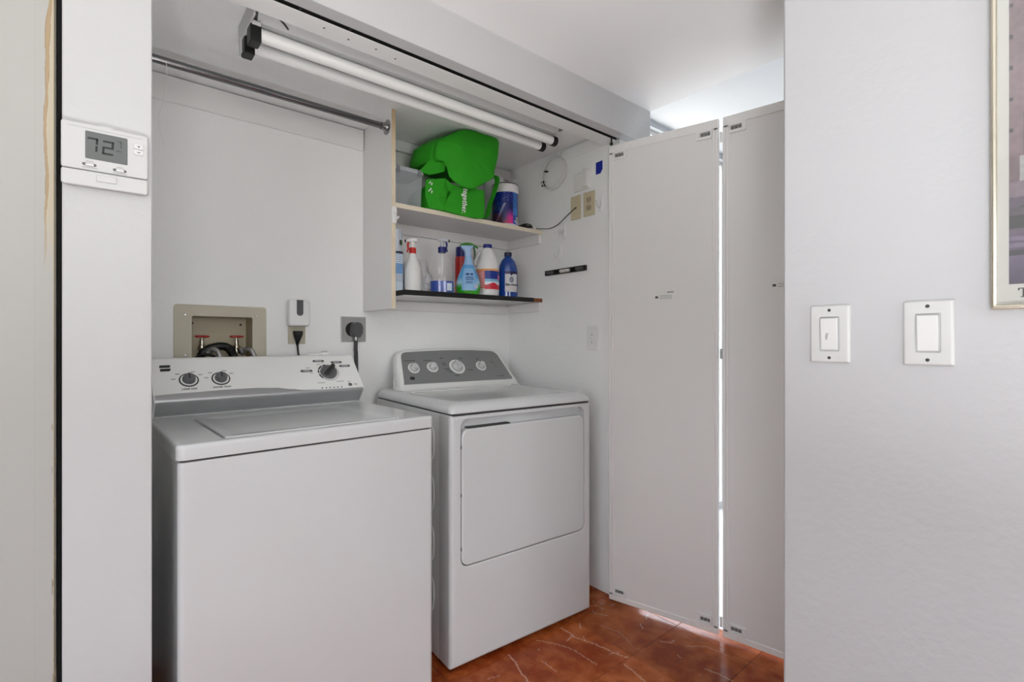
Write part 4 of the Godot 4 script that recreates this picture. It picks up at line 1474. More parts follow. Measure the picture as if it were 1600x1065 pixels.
func upper_shelf_things() -> void:
	var b := B.new()
	# shopping bag, folded over
	var t := thing("shopping_bag", "crumpled green fabric shopping bag on the upper shelf", "bag", Vector3.ZERO)
	var green := mat(Color(0.155, 0.62, 0.06), 0.8)
	relief(green, 0.2, 40.0, 0.03, 6)
	# back of the lower part, standing on the shelf
	var low := [Vector2(1.125, 1.748), Vector2(1.20, 1.748), Vector2(1.30, 1.748), Vector2(1.41, 1.748), Vector2(1.425, 1.80), Vector2(1.42, 1.87), Vector2(1.36, 1.885), Vector2(1.29, 1.865), Vector2(1.215, 1.87), Vector2(1.16, 1.875), Vector2(1.125, 1.85), Vector2(1.118, 1.80)]
	b = cloth(low, [[-1.921, 0.94, 0.0, 0.0], [-1.925, 0.985, 0.0, 0.0], [-1.94, 1.0, 0.0, 0.0], [-2.04, 0.99, 0.0, 0.002], [-2.10, 0.98, 0.0, 0.0], [-2.14, 0.9, 0.0, 0.0]], 0.008, 21, 96)
	part("lower_body", b, green, t, "", 70.0)
	# front panel with the lettering, and the creased cloth to its left
	b = B.new()
	var fp := B.blob([Vector2(1.195, 1.795), Vector2(1.220, 1.836), Vector2(1.245, 1.868), Vector2(1.300, 1.878), Vector2(1.404, 1.878), Vector2(1.414, 1.834), Vector2(1.413, 1.752), Vector2(1.363, 1.7385), Vector2(1.26, 1.7405), Vector2(1.175, 1.748)], 80, false)
	var nz := noise(11.0, 8, 3)
	var front := PackedVector3Array(); var rear := PackedVector3Array(); var mid := PackedVector3Array()
	for p in fp:
		var z := -1.8915 + 0.003 * nz.get_noise_2d(p.x, p.y) - 0.012 * smoothstep(1.40, 1.415, p.x)
		z = maxf(z, -1.8895) if p.y < 1.747 else z
		front.append(Vector3(p.x, p.y, z)); mid.append(Vector3(p.x, p.y, z - 0.003)); rear.append(Vector3(p.x, maxf(p.y, 1.7475), -1.93))
	b.loft([rear, mid, front])
	part("front_panel", b, green, t, "", 30.0)
	var folds := [
		[Vector3(1.112, 1.879, -1.925), Vector3(1.196, 1.896, -1.905), Vector3(1.187, 1.862, -1.900), Vector3(1.160, 1.80, -1.905), Vector3(1.122, 1.753, -1.920), Vector3(1.108, 1.809, -1.928)],
		[Vector3(1.160, 1.80, -1.905), Vector3(1.187, 1.862, -1.900), Vector3(1.196, 1.896, -1.905), Vector3(1.214, 1.845, -1.908), Vector3(1.197, 1.798, -1.900)],
		[Vector3(1.122, 1.751, -1.920), Vector3(1.160, 1.80, -1.905), Vector3(1.197, 1.798, -1.900), Vector3(1.178, 1.749, -1.893)],
		[Vector3(1.196, 1.896, -1.905), Vector3(1.228, 1.874, -1.8985), Vector3(1.262, 1.874, -1.896), Vector3(1.222, 1.838, -1.894), Vector3(1.214, 1.845, -1.908)]]
	for f in folds:
		b = B.new()
		var r0 := PackedVector3Array(); var r1 := PackedVector3Array()
		for p in f:
			r0.append(Vector3(p.x, p.y, -1.935)); r1.append(p)
		b.loft([r0, r1])
		part("fold", b, green, t, "", 12.0)
	var dome := [Vector2(1.156, 2.046), Vector2(1.185, 2.072), Vector2(1.230, 2.103), Vector2(1.264, 2.117), Vector2(1.300, 2.124), Vector2(1.348, 2.126), Vector2(1.406, 2.127), Vector2(1.455, 2.127), Vector2(1.467, 2.110), Vector2(1.461, 2.057), Vector2(1.452, 2.008), Vector2(1.427, 1.931), Vector2(1.39, 1.905), Vector2(1.348, 1.877), Vector2(1.300, 1.857), Vector2(1.253, 1.862), Vector2(1.215, 1.884), Vector2(1.185, 1.901), Vector2(1.170, 1.937), Vector2(1.141, 1.980), Vector2(1.145, 2.012)]
	b = cloth(dome, [[-1.846, 0.3, -0.02, 0.01], [-1.844, 0.6, -0.01, 0.006], [-1.846, 0.85, 0.0, 0.0], [-1.852, 0.975, 0.0, 0.0], [-1.857, 1.0, 0.0, 0.0], [-1.866, 1.0, 0.0, 0.0], [-1.885, 1.0, 0.0, 0.0], [-1.90, 1.0, -0.004, 0.003], [-1.94, 1.0, -0.012, 0.003], [-2.0, 0.98, -0.03, 0.006], [-2.06, 0.95, -0.04, 0.006], [-2.12, 0.85, -0.04, 0.004]], 0.007, 33, 132, false, 1.247, true)
	part("upper_fold", b, green, t, "", 30.0)
	# loose flap at the left, folded over to a point
	b = B.new()
	var fl := [Vector3(1.085, 1.914, -1.945), Vector3(1.112, 1.947, -1.935), Vector3(1.138, 1.980, -1.925), Vector3(1.175, 1.992, -1.915), Vector3(1.203, 1.967, -1.905), Vector3(1.190, 1.925, -1.905), Vector3(1.160, 1.913, -1.915), Vector3(1.131, 1.905, -1.93)]
	var q0 := PackedVector3Array(); var q1 := PackedVector3Array()
	for p in fl:
		q0.append(p + Vector3(0, 0, -0.005)); q1.append(p)
	b.loft([q0, q1])
	part("flap", b, green, t, "", 14.0)
	var loops := []
	# handle strap down the right side
	b = B.new()
	var path := B.curve([Vector3(1.425, 1.95, -1.90), Vector3(1.462, 1.96, -1.895), Vector3(1.483, 1.945, -1.895), Vector3(1.475, 1.89, -1.905), Vector3(1.455, 1.83, -1.915), Vector3(1.44, 1.768, -1.92), Vector3(1.42, 1.75, -1.93)], 8)
	loops = []
	for p in path:
		loops.append(PackedVector3Array([p + Vector3(-0.001, 0.001, -0.016), p + Vector3(0.001, 0.0, 0.016), p + Vector3(0.0035, 0.001, 0.016), p + Vector3(0.0015, 0.002, -0.016)]))
	b.loft(loops)
	part("handle", b, green, t, "", 60.0)
	var wt := mat(Color(0.95, 0.95, 0.93), 0.6)
	text("lettering", "together.", 0.033, wt, t, Transform3D(Basis(Vector3.BACK, -PI / 2 - 0.08) * Basis.from_scale(Vector3(0.80, 1, 1)), Vector3(1.290, 1.807, -1.8885)), 0.003)
	b = B.new()
	for q in [[1.112, 1.866, 0.006], [1.121, 1.861, 0.005], [1.109, 1.830, 0.006], [1.121, 1.826, 0.006], [1.116, 1.838, 0.004]]:
		b.xf = Transform3D(Basis(Vector3.BACK, 0.5 + q[0] * 40), Vector3(q[0] + 0.012, q[1], -1.916))
		b.box(Vector3(-q[2], -0.0018, -0.004), Vector3(q[2], 0.0018, 0.004), 0.0005)
	part("side_print", b, wt, t)

	# clear plastic bin
	t = thing("plastic_bin", "clear grey plastic bin with latch lid on the upper shelf beside the side panel", "bin", Vector3(1.030, 1.747, -2.02))
	b = B.new()
	b.xf = Transform3D(Basis(Vector3.RIGHT, -PI / 2), Vector3.ZERO)
	var rings := []
	for q in [[0.05, 0.0, 0.0], [0.066, 0.0, 0.0], [0.068, 0.003, 0.0], [0.073, 0.155, 0.0]]:
		rings.append(B.lift(B.rrect(-q[0] + 0.0, -q[0] * 1.15, q[0], q[0] * 1.15, 0.012, 4), q[1]))
	b.loft(rings, false)
	b.box(Vector3(-0.066, -0.076, 0.0), Vector3(0.066, 0.076, 0.002), 0.0)
	part("body", b, clear(Color(0.80, 0.82, 0.84, 0.34), 0.08), t)
	b = B.new()
	b.xf = Transform3D(Basis(Vector3.RIGHT, -PI / 2), Vector3.ZERO)
	b.slab(-0.078, -0.089, 0.078, 0.089, 0.150, 0.162, 0.018, 0.004, 5)
	b.slab(-0.070, -0.081, 0.070, 0.081, 0.160, 0.172, 0.016, 0.005, 5)
	part("lid", b, mat(Color(0.72, 0.73, 0.745), 0.3, 0.0, 0.3), t)
	for x in [-0.052, 0.05]:
		b = B.new()
		b.box(Vector3(x - 0.008, 0.138, 0.085), Vector3(x + 0.008, 0.166, 0.093), 0.002)
		part("latch", b, mat(Color(0.5, 0.51, 0.53), 0.3), t)

	# printed tub of wipes
	t = thing("wipes_tub", "white lidded tub in a blue and pink printed wrap on the upper shelf", "tub", Vector3(1.597, 1.747, -1.972), -0.66)
	b = B.new()
	b.lathe([[0.0, 0.0], [0.064, 0.0], [0.067, 0.004], [0.067, 0.165], [0.064, 0.168], [0.0, 0.168]], 40)
	var body := part("body", b, mat(Color(0.86, 0.87, 0.89), 0.35), t)
	b = B.new()
	b.lathe([[0.0, 0.166], [0.0685, 0.166], [0.069, 0.168], [0.069, 0.203], [0.0665, 0.206], [0.0, 0.206]], 40)
	var lid := part("lid", b, mat(Color(0.90, 0.89, 0.89), 0.35), t)
	b = B.new()
	b.lathe([[0.058, 0.2055], [0.0675, 0.2055], [0.067, 0.2095], [0.058, 0.2095]], 40)
	part("rim", b, M.dark, lid, "dark rim of the lid")
	b = B.new()
	var wr := []
	for k in 2:
		var r := PackedVector3Array()
		for j in 33:
			var a := lerpf(-2.1, 1.28, j / 32.0)
			r.append(Vector3(sin(a) * 0.0676, 0.163 - 0.158 * k, cos(a) * 0.0676))
		wr.append(r)
	b.sheet(wr, Vector3(0, 0.08, 0))
	var img := Image.create(256, 160, false, Image.FORMAT_RGB8)
	var ns := noise(0.03, 17)
	for y in 160:
		for x in 256:
			var u := x / 256.0; var v := y / 160.0
			var c := Color(0.03, 0.07, 0.34)
			if u < 0.80:
				c = Color(0.03, 0.12, 0.50).lerp(Color(0.03, 0.05, 0.20), clampf(v * 0.7 + ns.get_noise_2d(x, y) * 0.5, 0, 1))
				var ray := absf((1.0 - v) * 0.34 + 0.45 - u - 0.06)
				if v > 0.35 and ray < 0.05: c = c.lerp(Color(0.85, 0.8, 0.85), 0.75 * (1.0 - ray / 0.05))
				if v > 0.5 and u > 0.58: c = c.lerp(Color(0.85, 0.2, 0.58), clampf((v - 0.5) * 3.5, 0, 1) * clampf((u - 0.58) * 8, 0, 1))
				if v > 0.8 and u > 0.56 and u < 0.72: c = c.lerp(Color(0.9, 0.12, 0.2), (v - 0.8) * 3.0)
				if u < 0.55 and v > 0.3 and v < 0.6: c = c.lerp(Color(0.35, 0.55, 0.55), clampf(ns.get_noise_2d(x * 2, y * 2) + 0.2, 0, 1))
				if u < 0.56 and v > 0.66 and ns.get_noise_2d(x + 90, y * 3) > -0.1: c = c.lerp(Color(0.38, 0.16, 0.10), 0.7)
				if v < 0.3 and ns.get_noise_2d(x * 4, y * 4 + 400) > 0.45: c = Color(0.7, 0.82, 0.95)
			else:
				c = Color(0.12, 0.30, 0.68)
				if u < 0.965 and v < 0.72: c = Color(0.22, 0.50, 0.82)
				if u < 0.955 and v < 0.5 and v > 0.05 and y % 9 < 4 and ns.get_noise_2d(x * 6, y * 2) > -0.2: c = Color(0.06, 0.14, 0.42)
				if u > 0.955: c = Color(0.05, 0.1, 0.4)
			img.set_pixel(x, y, c)
	img.fill_rect(Rect2i(228, 122, 20, 34), Color(0.92, 0.93, 0.95))
	for y in range(126, 152, 3): img.fill_rect(Rect2i(232, y, 12, 1 + (y % 2)), Color(0.1, 0.1, 0.15))
	img.fill_rect(Rect2i(216, 140, 8, 12), Color(0.85, 0.88, 0.95))
	var wm := mat(Color.WHITE, 0.3)
	wm.albedo_texture = tex(img)
	part("wrap_print", b, wm, body, "blue and pink printed wrap")

	# white roll behind the tub
	t = thing("paper_roll", "white paper roll standing behind the printed tub", "paper roll", Vector3(1.632, 1.747, -2.115))
	b = B.new()
	b.lathe([[0.018, 0.0], [0.052, 0.0], [0.054, 0.002], [0.054, 0.288], [0.052, 0.29], [0.018, 0.29]], 32)
	part("sheets", b, mat(Color(0.92, 0.92, 0.92), 0.85), t)
	b = B.new()
	b.lathe([[0.016, 0.0], [0.019, 0.0], [0.019, 0.2905], [0.016, 0.2905]], 24)
	part("core", b, mat(Color(0.62, 0.5, 0.36), 0.8), t)

	# little coil of black cord with a white connector, its end going to the blank plate
	t = thing("black_cord", "black coiled cord with white connector at the upper shelf's right end", "cord", Vector3(1.70, 1.747, -1.94))
	b = B.new()
	for k in 4:
		var pts := []
		for i in 25:
			var a := TAU * i / 24.0
			pts.append(Vector3(0.008 + cos(a) * (0.038 - k * 0.003), 0.005 + 0.004 * k + 0.003 * sin(a * 2 + k), sin(a) * (0.03 + 0.002 * k)))
		b.tube(pts, 0.0028, 6, false)
	b.box(Vector3(-0.03, 0.0, -0.02), Vector3(0.01, 0.017, 0.012), 0.003)
	part("coil", b, mat(Color(0.06, 0.055, 0.05), 0.5), t)
	b = B.new()
	b.slab(0.036, 0.001, 0.054, 0.014, 0.0, 0.03, 0.003, 0.002)
	part("connector", b, mat(Color(0.9, 0.89, 0.86), 0.4), t)
	b = B.new()
	b.tube(B.curve([Vector3(0.045, 0.006, 0.018), Vector3(0.075, 0.004, 0.05), Vector3(0.09, 0.0, 0.095), Vector3(0.094, 0.01, 0.15), Vector3(0.094, 0.04, 0.21), Vector3(0.092, 0.069, 0.272), Vector3(0.097, 0.069, 0.274)], 8), 0.002, 6)
	part("lead", b, M.black, t)


# ---------------------------------------------------------------- lower shelf
func shelf_y(x: float) -> float:
	return 1.3755 + (x - 0.951) * 0.0153 + 0.0012

func sleeve(b: B, prof: Array, a0: float, a1: float, sx: float, sz: float, off := 0.0006, n := 24) -> void:
	var rows := []
	for q in prof:
		var r := PackedVector3Array()
		for j in n + 1:
			var a := lerpf(a0, a1, float(j) / n)
			r.append(Vector3(sin(a) * (q[0] * sx + off), q[1], cos(a) * (q[0] * sz + off)))
		rows.append(r)
	b.sheet(rows, Vector3(0, prof[0][1] * 0.5 + prof[-1][1] * 0.5, 0))

func trigger_head(t: Node3D, y: float, head: Material, trig: Material, nozzle: Material, turn: float, s := 1.0) -> void:
	var h := Node3D.new()
	h.name = "spray_head"
	t.add_child(h, true)
	h.position.y = y
	h.rotation.y = turn
	# nozzle points along local +x
	var b := B.new()
	var rings := []
	for q in [[-0.022, 0.034, 0.005], [-0.016, 0.036, 0.009], [0.0, 0.038, 0.0115], [0.018, 0.036, 0.010], [0.028, 0.033, 0.0075]]:
		var ring := PackedVector3Array()
		for p in B.rrect(-q[2] * 0.9, q[1] - q[2], q[2] * 0.9, q[1] + q[2] * 0.8, q[2] * 0.6, 4):
			ring.append(Vector3(q[0], p.y, p.x) * s)
		rings.append(ring)
	b.loft(rings)
	b.lathe([[0.0, 0.0], [0.009 * s, 0.0], [0.0085 * s, 0.03 * s], [0.0, 0.032 * s]], 16)
	part("shroud", b, head, h, "", 60.0)
	b = B.new()
	b.xf = Transform3D(Basis(Vector3.BACK, -PI / 2), Vector3(0.027, 0.033, 0) * s)
	b.lathe([[0.0, 0.0], [0.0065 * s, 0.0], [0.0065 * s, 0.008 * s], [0.003 * s, 0.009 * s], [0.0, 0.009 * s]], 12)
	part("nozzle", b, nozzle, h)
	b = B.new()
	rings = []
	for q in [[0.019, 0.026, 0.004], [0.022, 0.014, 0.004], [0.020, -0.002, 0.0035], [0.024, -0.018, 0.0028]]:
		var ring := PackedVector3Array()
		for p in B.rrect(-0.0055, -q[2], 0.0055, q[2], q[2] * 0.8, 3):
			ring.append(Vector3(q[0] + p.y, q[1], p.x) * s)
		rings.append(ring)
	b.loft(rings)
	part("trigger", b, trig, h, "", 60.0)

func lower_shelf_things() -> void:
	var b := B.new()
	# tall can by the side panel
	var t := thing("aerosol_can", "tall white and blue aerosol can half hidden by the shelf side panel", "can", Vector3(0.986, shelf_y(0.986), -1.965))
	var prof := [[0.0, 0.0], [0.026, 0.0], [0.028, 0.003], [0.028, 0.175], [0.0265, 0.182], [0.024, 0.188], [0.0245, 0.192], [0.0245, 0.262], [0.022, 0.268], [0.0, 0.268]]
	b.lathe(prof, 32)
	var body := part("body", b, mat(Color(0.78, 0.81, 0.85), 0.3, 0.2), t)
	b = B.new()
	sleeve(b, [[0.028, 0.172], [0.028, 0.006]], -1.6, 1.6, 1, 1)
	var img := Image.create(64, 128, false, Image.FORMAT_RGB8)
	for y in 128:
		var c := Color(0.80, 0.86, 0.92)
		if y < 8: c = Color(0.05, 0.08, 0.2)
		elif y < 40: c = Color(0.85, 0.89, 0.94) if y % 6 < 4 else Color(0.5, 0.62, 0.75)
		elif y < 74: c = Color(0.45, 0.62, 0.82)
		elif y < 100: c = Color(0.80, 0.85, 0.9) if y % 5 < 3 else Color(0.6, 0.68, 0.78)
		img.fill_rect(Rect2i(0, y, 64, 1), c)
	var lm := mat(Color.WHITE, 0.35)
	lm.albedo_texture = tex(img)
	part("label", b, lm, body)
	b = B.new()
	sleeve(b, [[0.0245, 0.222], [0.0245, 0.200]], 0.1, 1.1, 1, 1)
	part("emblem", b, mat(Color(0.14, 0.26, 0.10), 0.5), body, "dark green emblem")

	# white spray bottle with a red trigger
	t = thing("spray_bottle", "plain white spray bottle with red trigger and collar", "spray bottle", Vector3(1.062, shelf_y(1.062), -1.96), -0.5)
	b = B.new()
	b.lathe([[0.0, 0.0], [0.034, 0.0], [0.037, 0.004], [0.0375, 0.05], [0.0365, 0.1], [0.032, 0.118], [0.024, 0.140], [0.0165, 0.162], [0.0145, 0.172], [0.0, 0.172]], 32)
	part("bottle", b, mat(Color(0.89, 0.89, 0.88), 0.4), t, "", 60.0)
	b = B.new()
	b.lathe([[0.0, 0.171], [0.0150, 0.171], [0.0150, 0.194], [0.013, 0.197], [0.0, 0.197]], 20)
	part("collar", b, M.red, t)
	trigger_head(t, 0.196, mat(Color(0.92, 0.91, 0.9), 0.4), M.red, mat(Color(0.25, 0.06, 0.06), 0.4), PI - 0.25, 0.98)

	# crumpled clear bag behind it
	t = thing("plastic_bag", "crumpled translucent plastic bag behind the white spray bottle", "plastic bag", Vector3(1.145, shelf_y(1.145), -2.06))
	b = B.new()
	var ns := noise(16.0, 40, 3)
	var rings := []
	for k in 15:
		var v := k / 14.0
		var y := v * 0.165
		var rad := 0.068 * (1.0 - 0.55 * v * v) * (0.9 if k == 0 else 1.0)
		var ring := PackedVector3Array()
		for j in 40:
			var a := TAU * j / 40
			var p := Vector3(cos(a) * rad * 1.15, y, sin(a) * rad * 0.75)
			p *= Vector3(1, 1, 1) + Vector3(1, 0.0 if k == 0 else 0.12, 1) * ns.get_noise_3d(p.x, p.y * 0.7, p.z) * 0.55
			p.z = clampf(p.z, -0.105, 0.09)
			p.y = maxf(p.y, 0.0)
			ring.append(p)
		rings.append(ring)
	b.loft(rings)
	var bagm := mat(Color(0.86, 0.86, 0.86), 0.3)
	bagm.backlight_enabled = true
	bagm.backlight = Color(0.4, 0.4, 0.4)
	part("film", b, bagm, t, "", 25.0)

	# clear spray bottle with blue liquid
	t = thing("spray_bottle", "clear spray bottle half full of blue liquid with navy collar", "spray bottle", Vector3(1.213, shelf_y(1.213), -1.96), -0.55)
	var cl := [[0.0, 0.0], [0.049, 0.0], [0.053, 0.004], [0.054, 0.06], [0.0535, 0.09], [0.048, 0.125], [0.037, 0.158], [0.022, 0.182], [0.0155, 0.190], [0.0145, 0.196], [0.0, 0.196]]
	b = B.new()
	b.lathe(cl, 40, 1.0, 0.66)
	part("bottle", b, clear(Color(0.9, 0.91, 0.92, 0.035), 0.05), t, "", 60.0)
	b = B.new()
	b.lathe([[0.0, 0.002], [0.048, 0.002], [0.052, 0.005], [0.053, 0.058], [0.0, 0.058]], 40, 1.0, 0.655)
	part("liquid", b, mat(Color(0.02, 0.25, 0.64), 0.3), t, "blue liquid")
	b = B.new()
	b.tube(B.curve([Vector3(0, 0.19, 0), Vector3(0.003, 0.12, 0), Vector3(-0.004, 0.06, 0.004)], 6), 0.0022, 6)
	part("dip_tube", b, mat(Color(0.9, 0.9, 0.9), 0.4), t)
	b = B.new()
	b.lathe([[0.0, 0.190], [0.0185, 0.190], [0.0185, 0.212], [0.016, 0.216], [0.0, 0.216]], 24)
	part("collar", b, mat(Color(0.06, 0.12, 0.42), 0.4), t)
	trigger_head(t, 0.214, mat(Color(0.72, 0.73, 0.76), 0.35), mat(Color(0.06, 0.12, 0.42), 0.4), mat(Color(0.12, 0.12, 0.16), 0.4), 0.2)
	b = B.new()
	sleeve(b, [[0.0536, 0.048], [0.0536, 0.014]], 0.42, 0.95, 1.0, 0.66, 0.0012, 8)
	var st := part("sticker", b, mat(Color(0.80, 0.86, 0.90), 0.5), t, "small white sticker")

	# red can with a blue cap, at the back
	t = thing("aerosol_can", "red aerosol can with blue cap at the back behind the air freshener", "can", Vector3(1.418, shelf_y(1.418), -2.105))
	b = B.new()
	b.lathe([[0.0, 0.0], [0.030, 0.0], [0.032, 0.003], [0.032, 0.20], [0.030, 0.207], [0.0, 0.207]], 32)
	part("body", b, mat(Color(0.72, 0.06, 0.07), 0.3, 0.0, 0.4), t)
	b = B.new()
	b.lathe([[0.0, 0.206], [0.0295, 0.206], [0.0295, 0.252], [0.026, 0.257], [0.0, 0.258]], 32)
	part("cap", b, mat(Color(0.06, 0.08, 0.42), 0.35), t)

	# pear-shaped air freshener
	t = thing("air_freshener", "pear-shaped light blue and green spray freshener with green trigger", "spray bottle", Vector3(1.349, shelf_y(1.349), -1.945), -0.60)
	var fp := [[0.0, 0.0], [0.046, 0.0], [0.052, 0.004], [0.057, 0.022], [0.058, 0.042], [0.055, 0.066], [0.047, 0.092], [0.036, 0.118], [0.025, 0.142], [0.0185, 0.162], [0.0165, 0.18], [0.0175, 0.19], [0.0, 0.19]]
	b = B.new()
	b.lathe(fp, 48, 1.0, 0.62)
	img = Image.create(8, 256, false, Image.FORMAT_RGB8)
	for i in b.P.size():
		b.U[i] = Vector2(0.5, 1.0 - clampf(b.P[i].y / 0.19, 0.002, 0.998))
	for y in 256:
		var h := 1.0 - y / 255.0
		var c := Color(0.36, 0.64, 0.86)
		if h > 0.75: c = Color(0.58, 0.74, 0.90)
		if h < 0.30: c = Color(0.62, 0.80, 0.88).lerp(Color(0.20, 0.62, 0.13), clampf((0.30 - h) / 0.14, 0, 1))
		elif h < 0.45: c = Color(0.36, 0.64, 0.86).lerp(Color(0.62, 0.80, 0.88), (0.45 - h) / 0.15)
		img.fill_rect(Rect2i(0, y, 8, 1), c)
	var fm := mat(Color.WHITE, 0.2, 0.0, 0.5)
	fm.albedo_texture = tex(img)
	part("bottle", b, fm, t, "", 60.0)
	b = B.new()
	var lab := []
	for q in [[0.0335, 0.125], [0.047, 0.094], [0.0555, 0.064], [0.0582, 0.04], [0.057, 0.02]]:
		lab.append([q[0], q[1]])
	sleeve(b, lab, -0.55, 0.75, 1.0, 0.62, 0.0007, 16)
	part("label", b, mat(Color(0.50, 0.69, 0.86), 0.3), t, "paler blue back label")
	b = B.new()
	for q in [[0.096, -0.25, 0.1, 0.0048], [0.096, 0.2, 0.5, 0.0048], [0.083, -0.2, 0.45, 0.0016], [0.077, -0.22, 0.5, 0.0016], [0.070, -0.22, 0.5, 0.0016], [0.06, -0.2, 0.4, 0.0014], [0.054, -0.2, 0.35, 0.0014]]:
		var rad := 0.0
		for k in fp.size() - 1:
			if fp[k][1] <= q[0] and fp[k + 1][1] >= q[0] and fp[k + 1][1] > fp[k][1]:
				rad = lerpf(fp[k][0], fp[k + 1][0], (q[0] - fp[k][1]) / (fp[k + 1][1] - fp[k][1]))
		sleeve(b, [[rad, q[0] + q[3]], [rad, q[0] - q[3]]], q[1], q[2], 1.0, 0.62, 0.0022, 6)
	part("label_print", b, mat(Color(0.10, 0.22, 0.48), 0.4), t)
	b = B.new()
	sleeve(b, [[0.058, 0.05], [0.0585, 0.03]], 0.5, 0.85, 1.0, 0.62, 0.0016, 6)
	part("code_patch", b, mat(Color(0.72, 0.73, 0.82), 0.5), t)
	var hg := Node3D.new()
	hg.name = "spray_head"
	t.add_child(hg, true)
	b = B.new()
	rings = []
	for q in [[0.0175, 0.186, 0.0, 0.0135], [0.0175, 0.2, 0.0, 0.0135], [0.020, 0.212, -0.002, 0.0135], [0.030, 0.224, -0.004, 0.013], [0.038, 0.234, 0.0, 0.011]]:
		var ring := PackedVector3Array()
		for p in B.rrect(-q[0] + q[2], -q[3], q[0] * 0.8 + q[2], q[3], q[3] * 0.7, 4):
			ring.append(Vector3(p.x, q[1], p.y))
		rings.append(ring)
	b.loft(rings)
	part("neck", b, mat(Color(0.62, 0.74, 0.89), 0.3), hg, "", 60.0)
	b = B.new()
	rings = []
	for q in [[-0.040, 0.234, 0.003], [-0.030, 0.241, 0.007], [-0.01, 0.245, 0.009], [0.012, 0.243, 0.009], [0.03, 0.236, 0.007], [0.042, 0.228, 0.004], [0.047, 0.224, 0.002]]:
		var ring := PackedVector3Array()
		for p in B.rrect(-0.012, q[1] - q[2], 0.012, q[1] + q[2] * 0.5, q[2] * 0.7, 4):
			ring.append(Vector3(q[0], p.y, p.x))
		rings.append(ring)
	b.loft(rings)
	var gm := mat(Color(0.16, 0.46, 0.10), 0.35)
	part("cap", b, gm, hg, "green lever cap", 60.0)
	b = B.new()
	rings = []
	for q in [[0.026, 0.228, 0.004], [0.031, 0.208, 0.004], [0.031, 0.188, 0.0035], [0.027, 0.170, 0.003]]:
		var ring := PackedVector3Array()
		for p in B.rrect(-0.006, -q[2], 0.006, q[2], q[2] * 0.8, 3):
			ring.append(Vector3(q[0] + p.y, q[1], p.x))
		rings.append(ring)
	b.loft(rings)
	part("trigger", b, mat(Color(0.09, 0.30, 0.07), 0.4), hg, "", 60.0)

	# bleach jug
	t = thing("bleach_bottle", "white cone-shouldered bleach bottle with blue cap and red white blue label", "bottle", Vector3(1.484, shelf_y(1.484), -1.972), -0.62)
	b = B.new()
	var jp := [[0.0, 0.0], [0.052, 0.0], [0.0565, 0.005], [0.0575, 0.1], [0.0575, 0.150], [0.054, 0.170], [0.046, 0.192], [0.036, 0.214], [0.026, 0.232], [0.0205, 0.240], [0.0195, 0.244], [0.0, 0.244]]
	b.lathe(jp, 40)
	part("bottle", b, mat(Color(0.90, 0.90, 0.90), 0.35), t, "", 60.0)
	b = B.new()
	b.lathe([[0.0, 0.240], [0.021, 0.240], [0.022, 0.242], [0.022, 0.256], [0.020, 0.259], [0.0, 0.259]], 28)
	part("cap", b, mat(Color(0.08, 0.14, 0.46), 0.4), t)
	b = B.new()
	b.tube(B.curve([Vector3(-0.032, 0.222, 0.0), Vector3(-0.046, 0.21, 0.0), Vector3(-0.058, 0.18, 0.0), Vector3(-0.056, 0.155, 0.0)], 6), 0.0085, 10)
	part("handle", b, mat(Color(0.88, 0.88, 0.88), 0.35), t)
	b = B.new()
	sleeve(b, [[0.0575, 0.132], [0.0572, 0.026]], -1.72, 1.78, 1, 1, 0.0008, 40)
	img = Image.create(192, 96, false, Image.FORMAT_RGB8)
	img.fill(Color(0.86, 0.86, 0.86))
	img.fill_rect(Rect2i(0, 0, 192, 9), Color(0.90, 0.62, 0.36))
	img.fill_rect(Rect2i(0, 9, 80, 78), Color(0.86, 0.52, 0.50))
	for y in range(16, 80, 6): img.fill_rect(Rect2i(30, y, 42, 2), Color(0.90, 0.75, 0.74))
	img.fill_rect(Rect2i(80, 9, 112, 36), Color(0.03, 0.16, 0.55))
	img.fill_rect(Rect2i(80, 45, 112, 12), Color(0.52, 0.74, 0.86))
	for x in range(80, 192):
		var top2 := 66 + int(6 * sin(x * 0.09))
		img.fill_rect(Rect2i(x, 57, 1, top2 - 57), Color(0.88, 0.90, 0.92))
		img.fill_rect(Rect2i(x, top2, 1, 90 - top2), Color(0.80, 0.13, 0.22))
	for y in 96:
		for x in 192:
			var d := Vector2(x - 162, (y - 36) * 1.0).length()
			if d < 15: img.set_pixel(x, y, Color(0.78, 0.10, 0.30) if d > 11 else Color(0.92, 0.55, 0.72))
	img.fill_rect(Rect2i(98, 16, 54, 5), Color(0.10, 0.26, 0.62))
	var bl := mat(Color.WHITE, 0.35)
	bl.albedo_texture = tex(img)
	part("label", b, bl, t, "red, white and blue label")

	# blue bottle
	t = thing("cleaner_bottle", "translucent blue bottle with white label and navy cap, rightmost on the lower shelf", "bottle", Vector3(1.618, shelf_y(1.618), -1.975), -0.62)
	b = B.new()
	b.lathe([[0.0, 0.0], [0.046, 0.0], [0.0495, 0.004], [0.050, 0.10], [0.0495, 0.140], [0.045, 0.165], [0.035, 0.188], [0.022, 0.203], [0.0165, 0.207], [0.0160, 0.214], [0.0, 0.214]], 40, 1.0, 0.72)
	var bm := mat(Color(0.03, 0.25, 0.60), 0.12, 0.0, 0.6)
	part("bottle", b, bm, t, "", 60.0)
	b = B.new()
	b.lathe([[0.0, 0.212], [0.0185, 0.212], [0.0195, 0.214], [0.0195, 0.230], [0.0175, 0.233], [0.0, 0.233]], 28)
	part("cap", b, mat(Color(0.03, 0.07, 0.22), 0.4), t)
	b = B.new()
	sleeve(b, [[0.0499, 0.132], [0.0499, 0.119]], -0.36, 1.15, 1.0, 0.72, 0.0008, 20)
	part("label_band", b, mat(Color(0.03, 0.05, 0.30), 0.4), t)
	b = B.new()
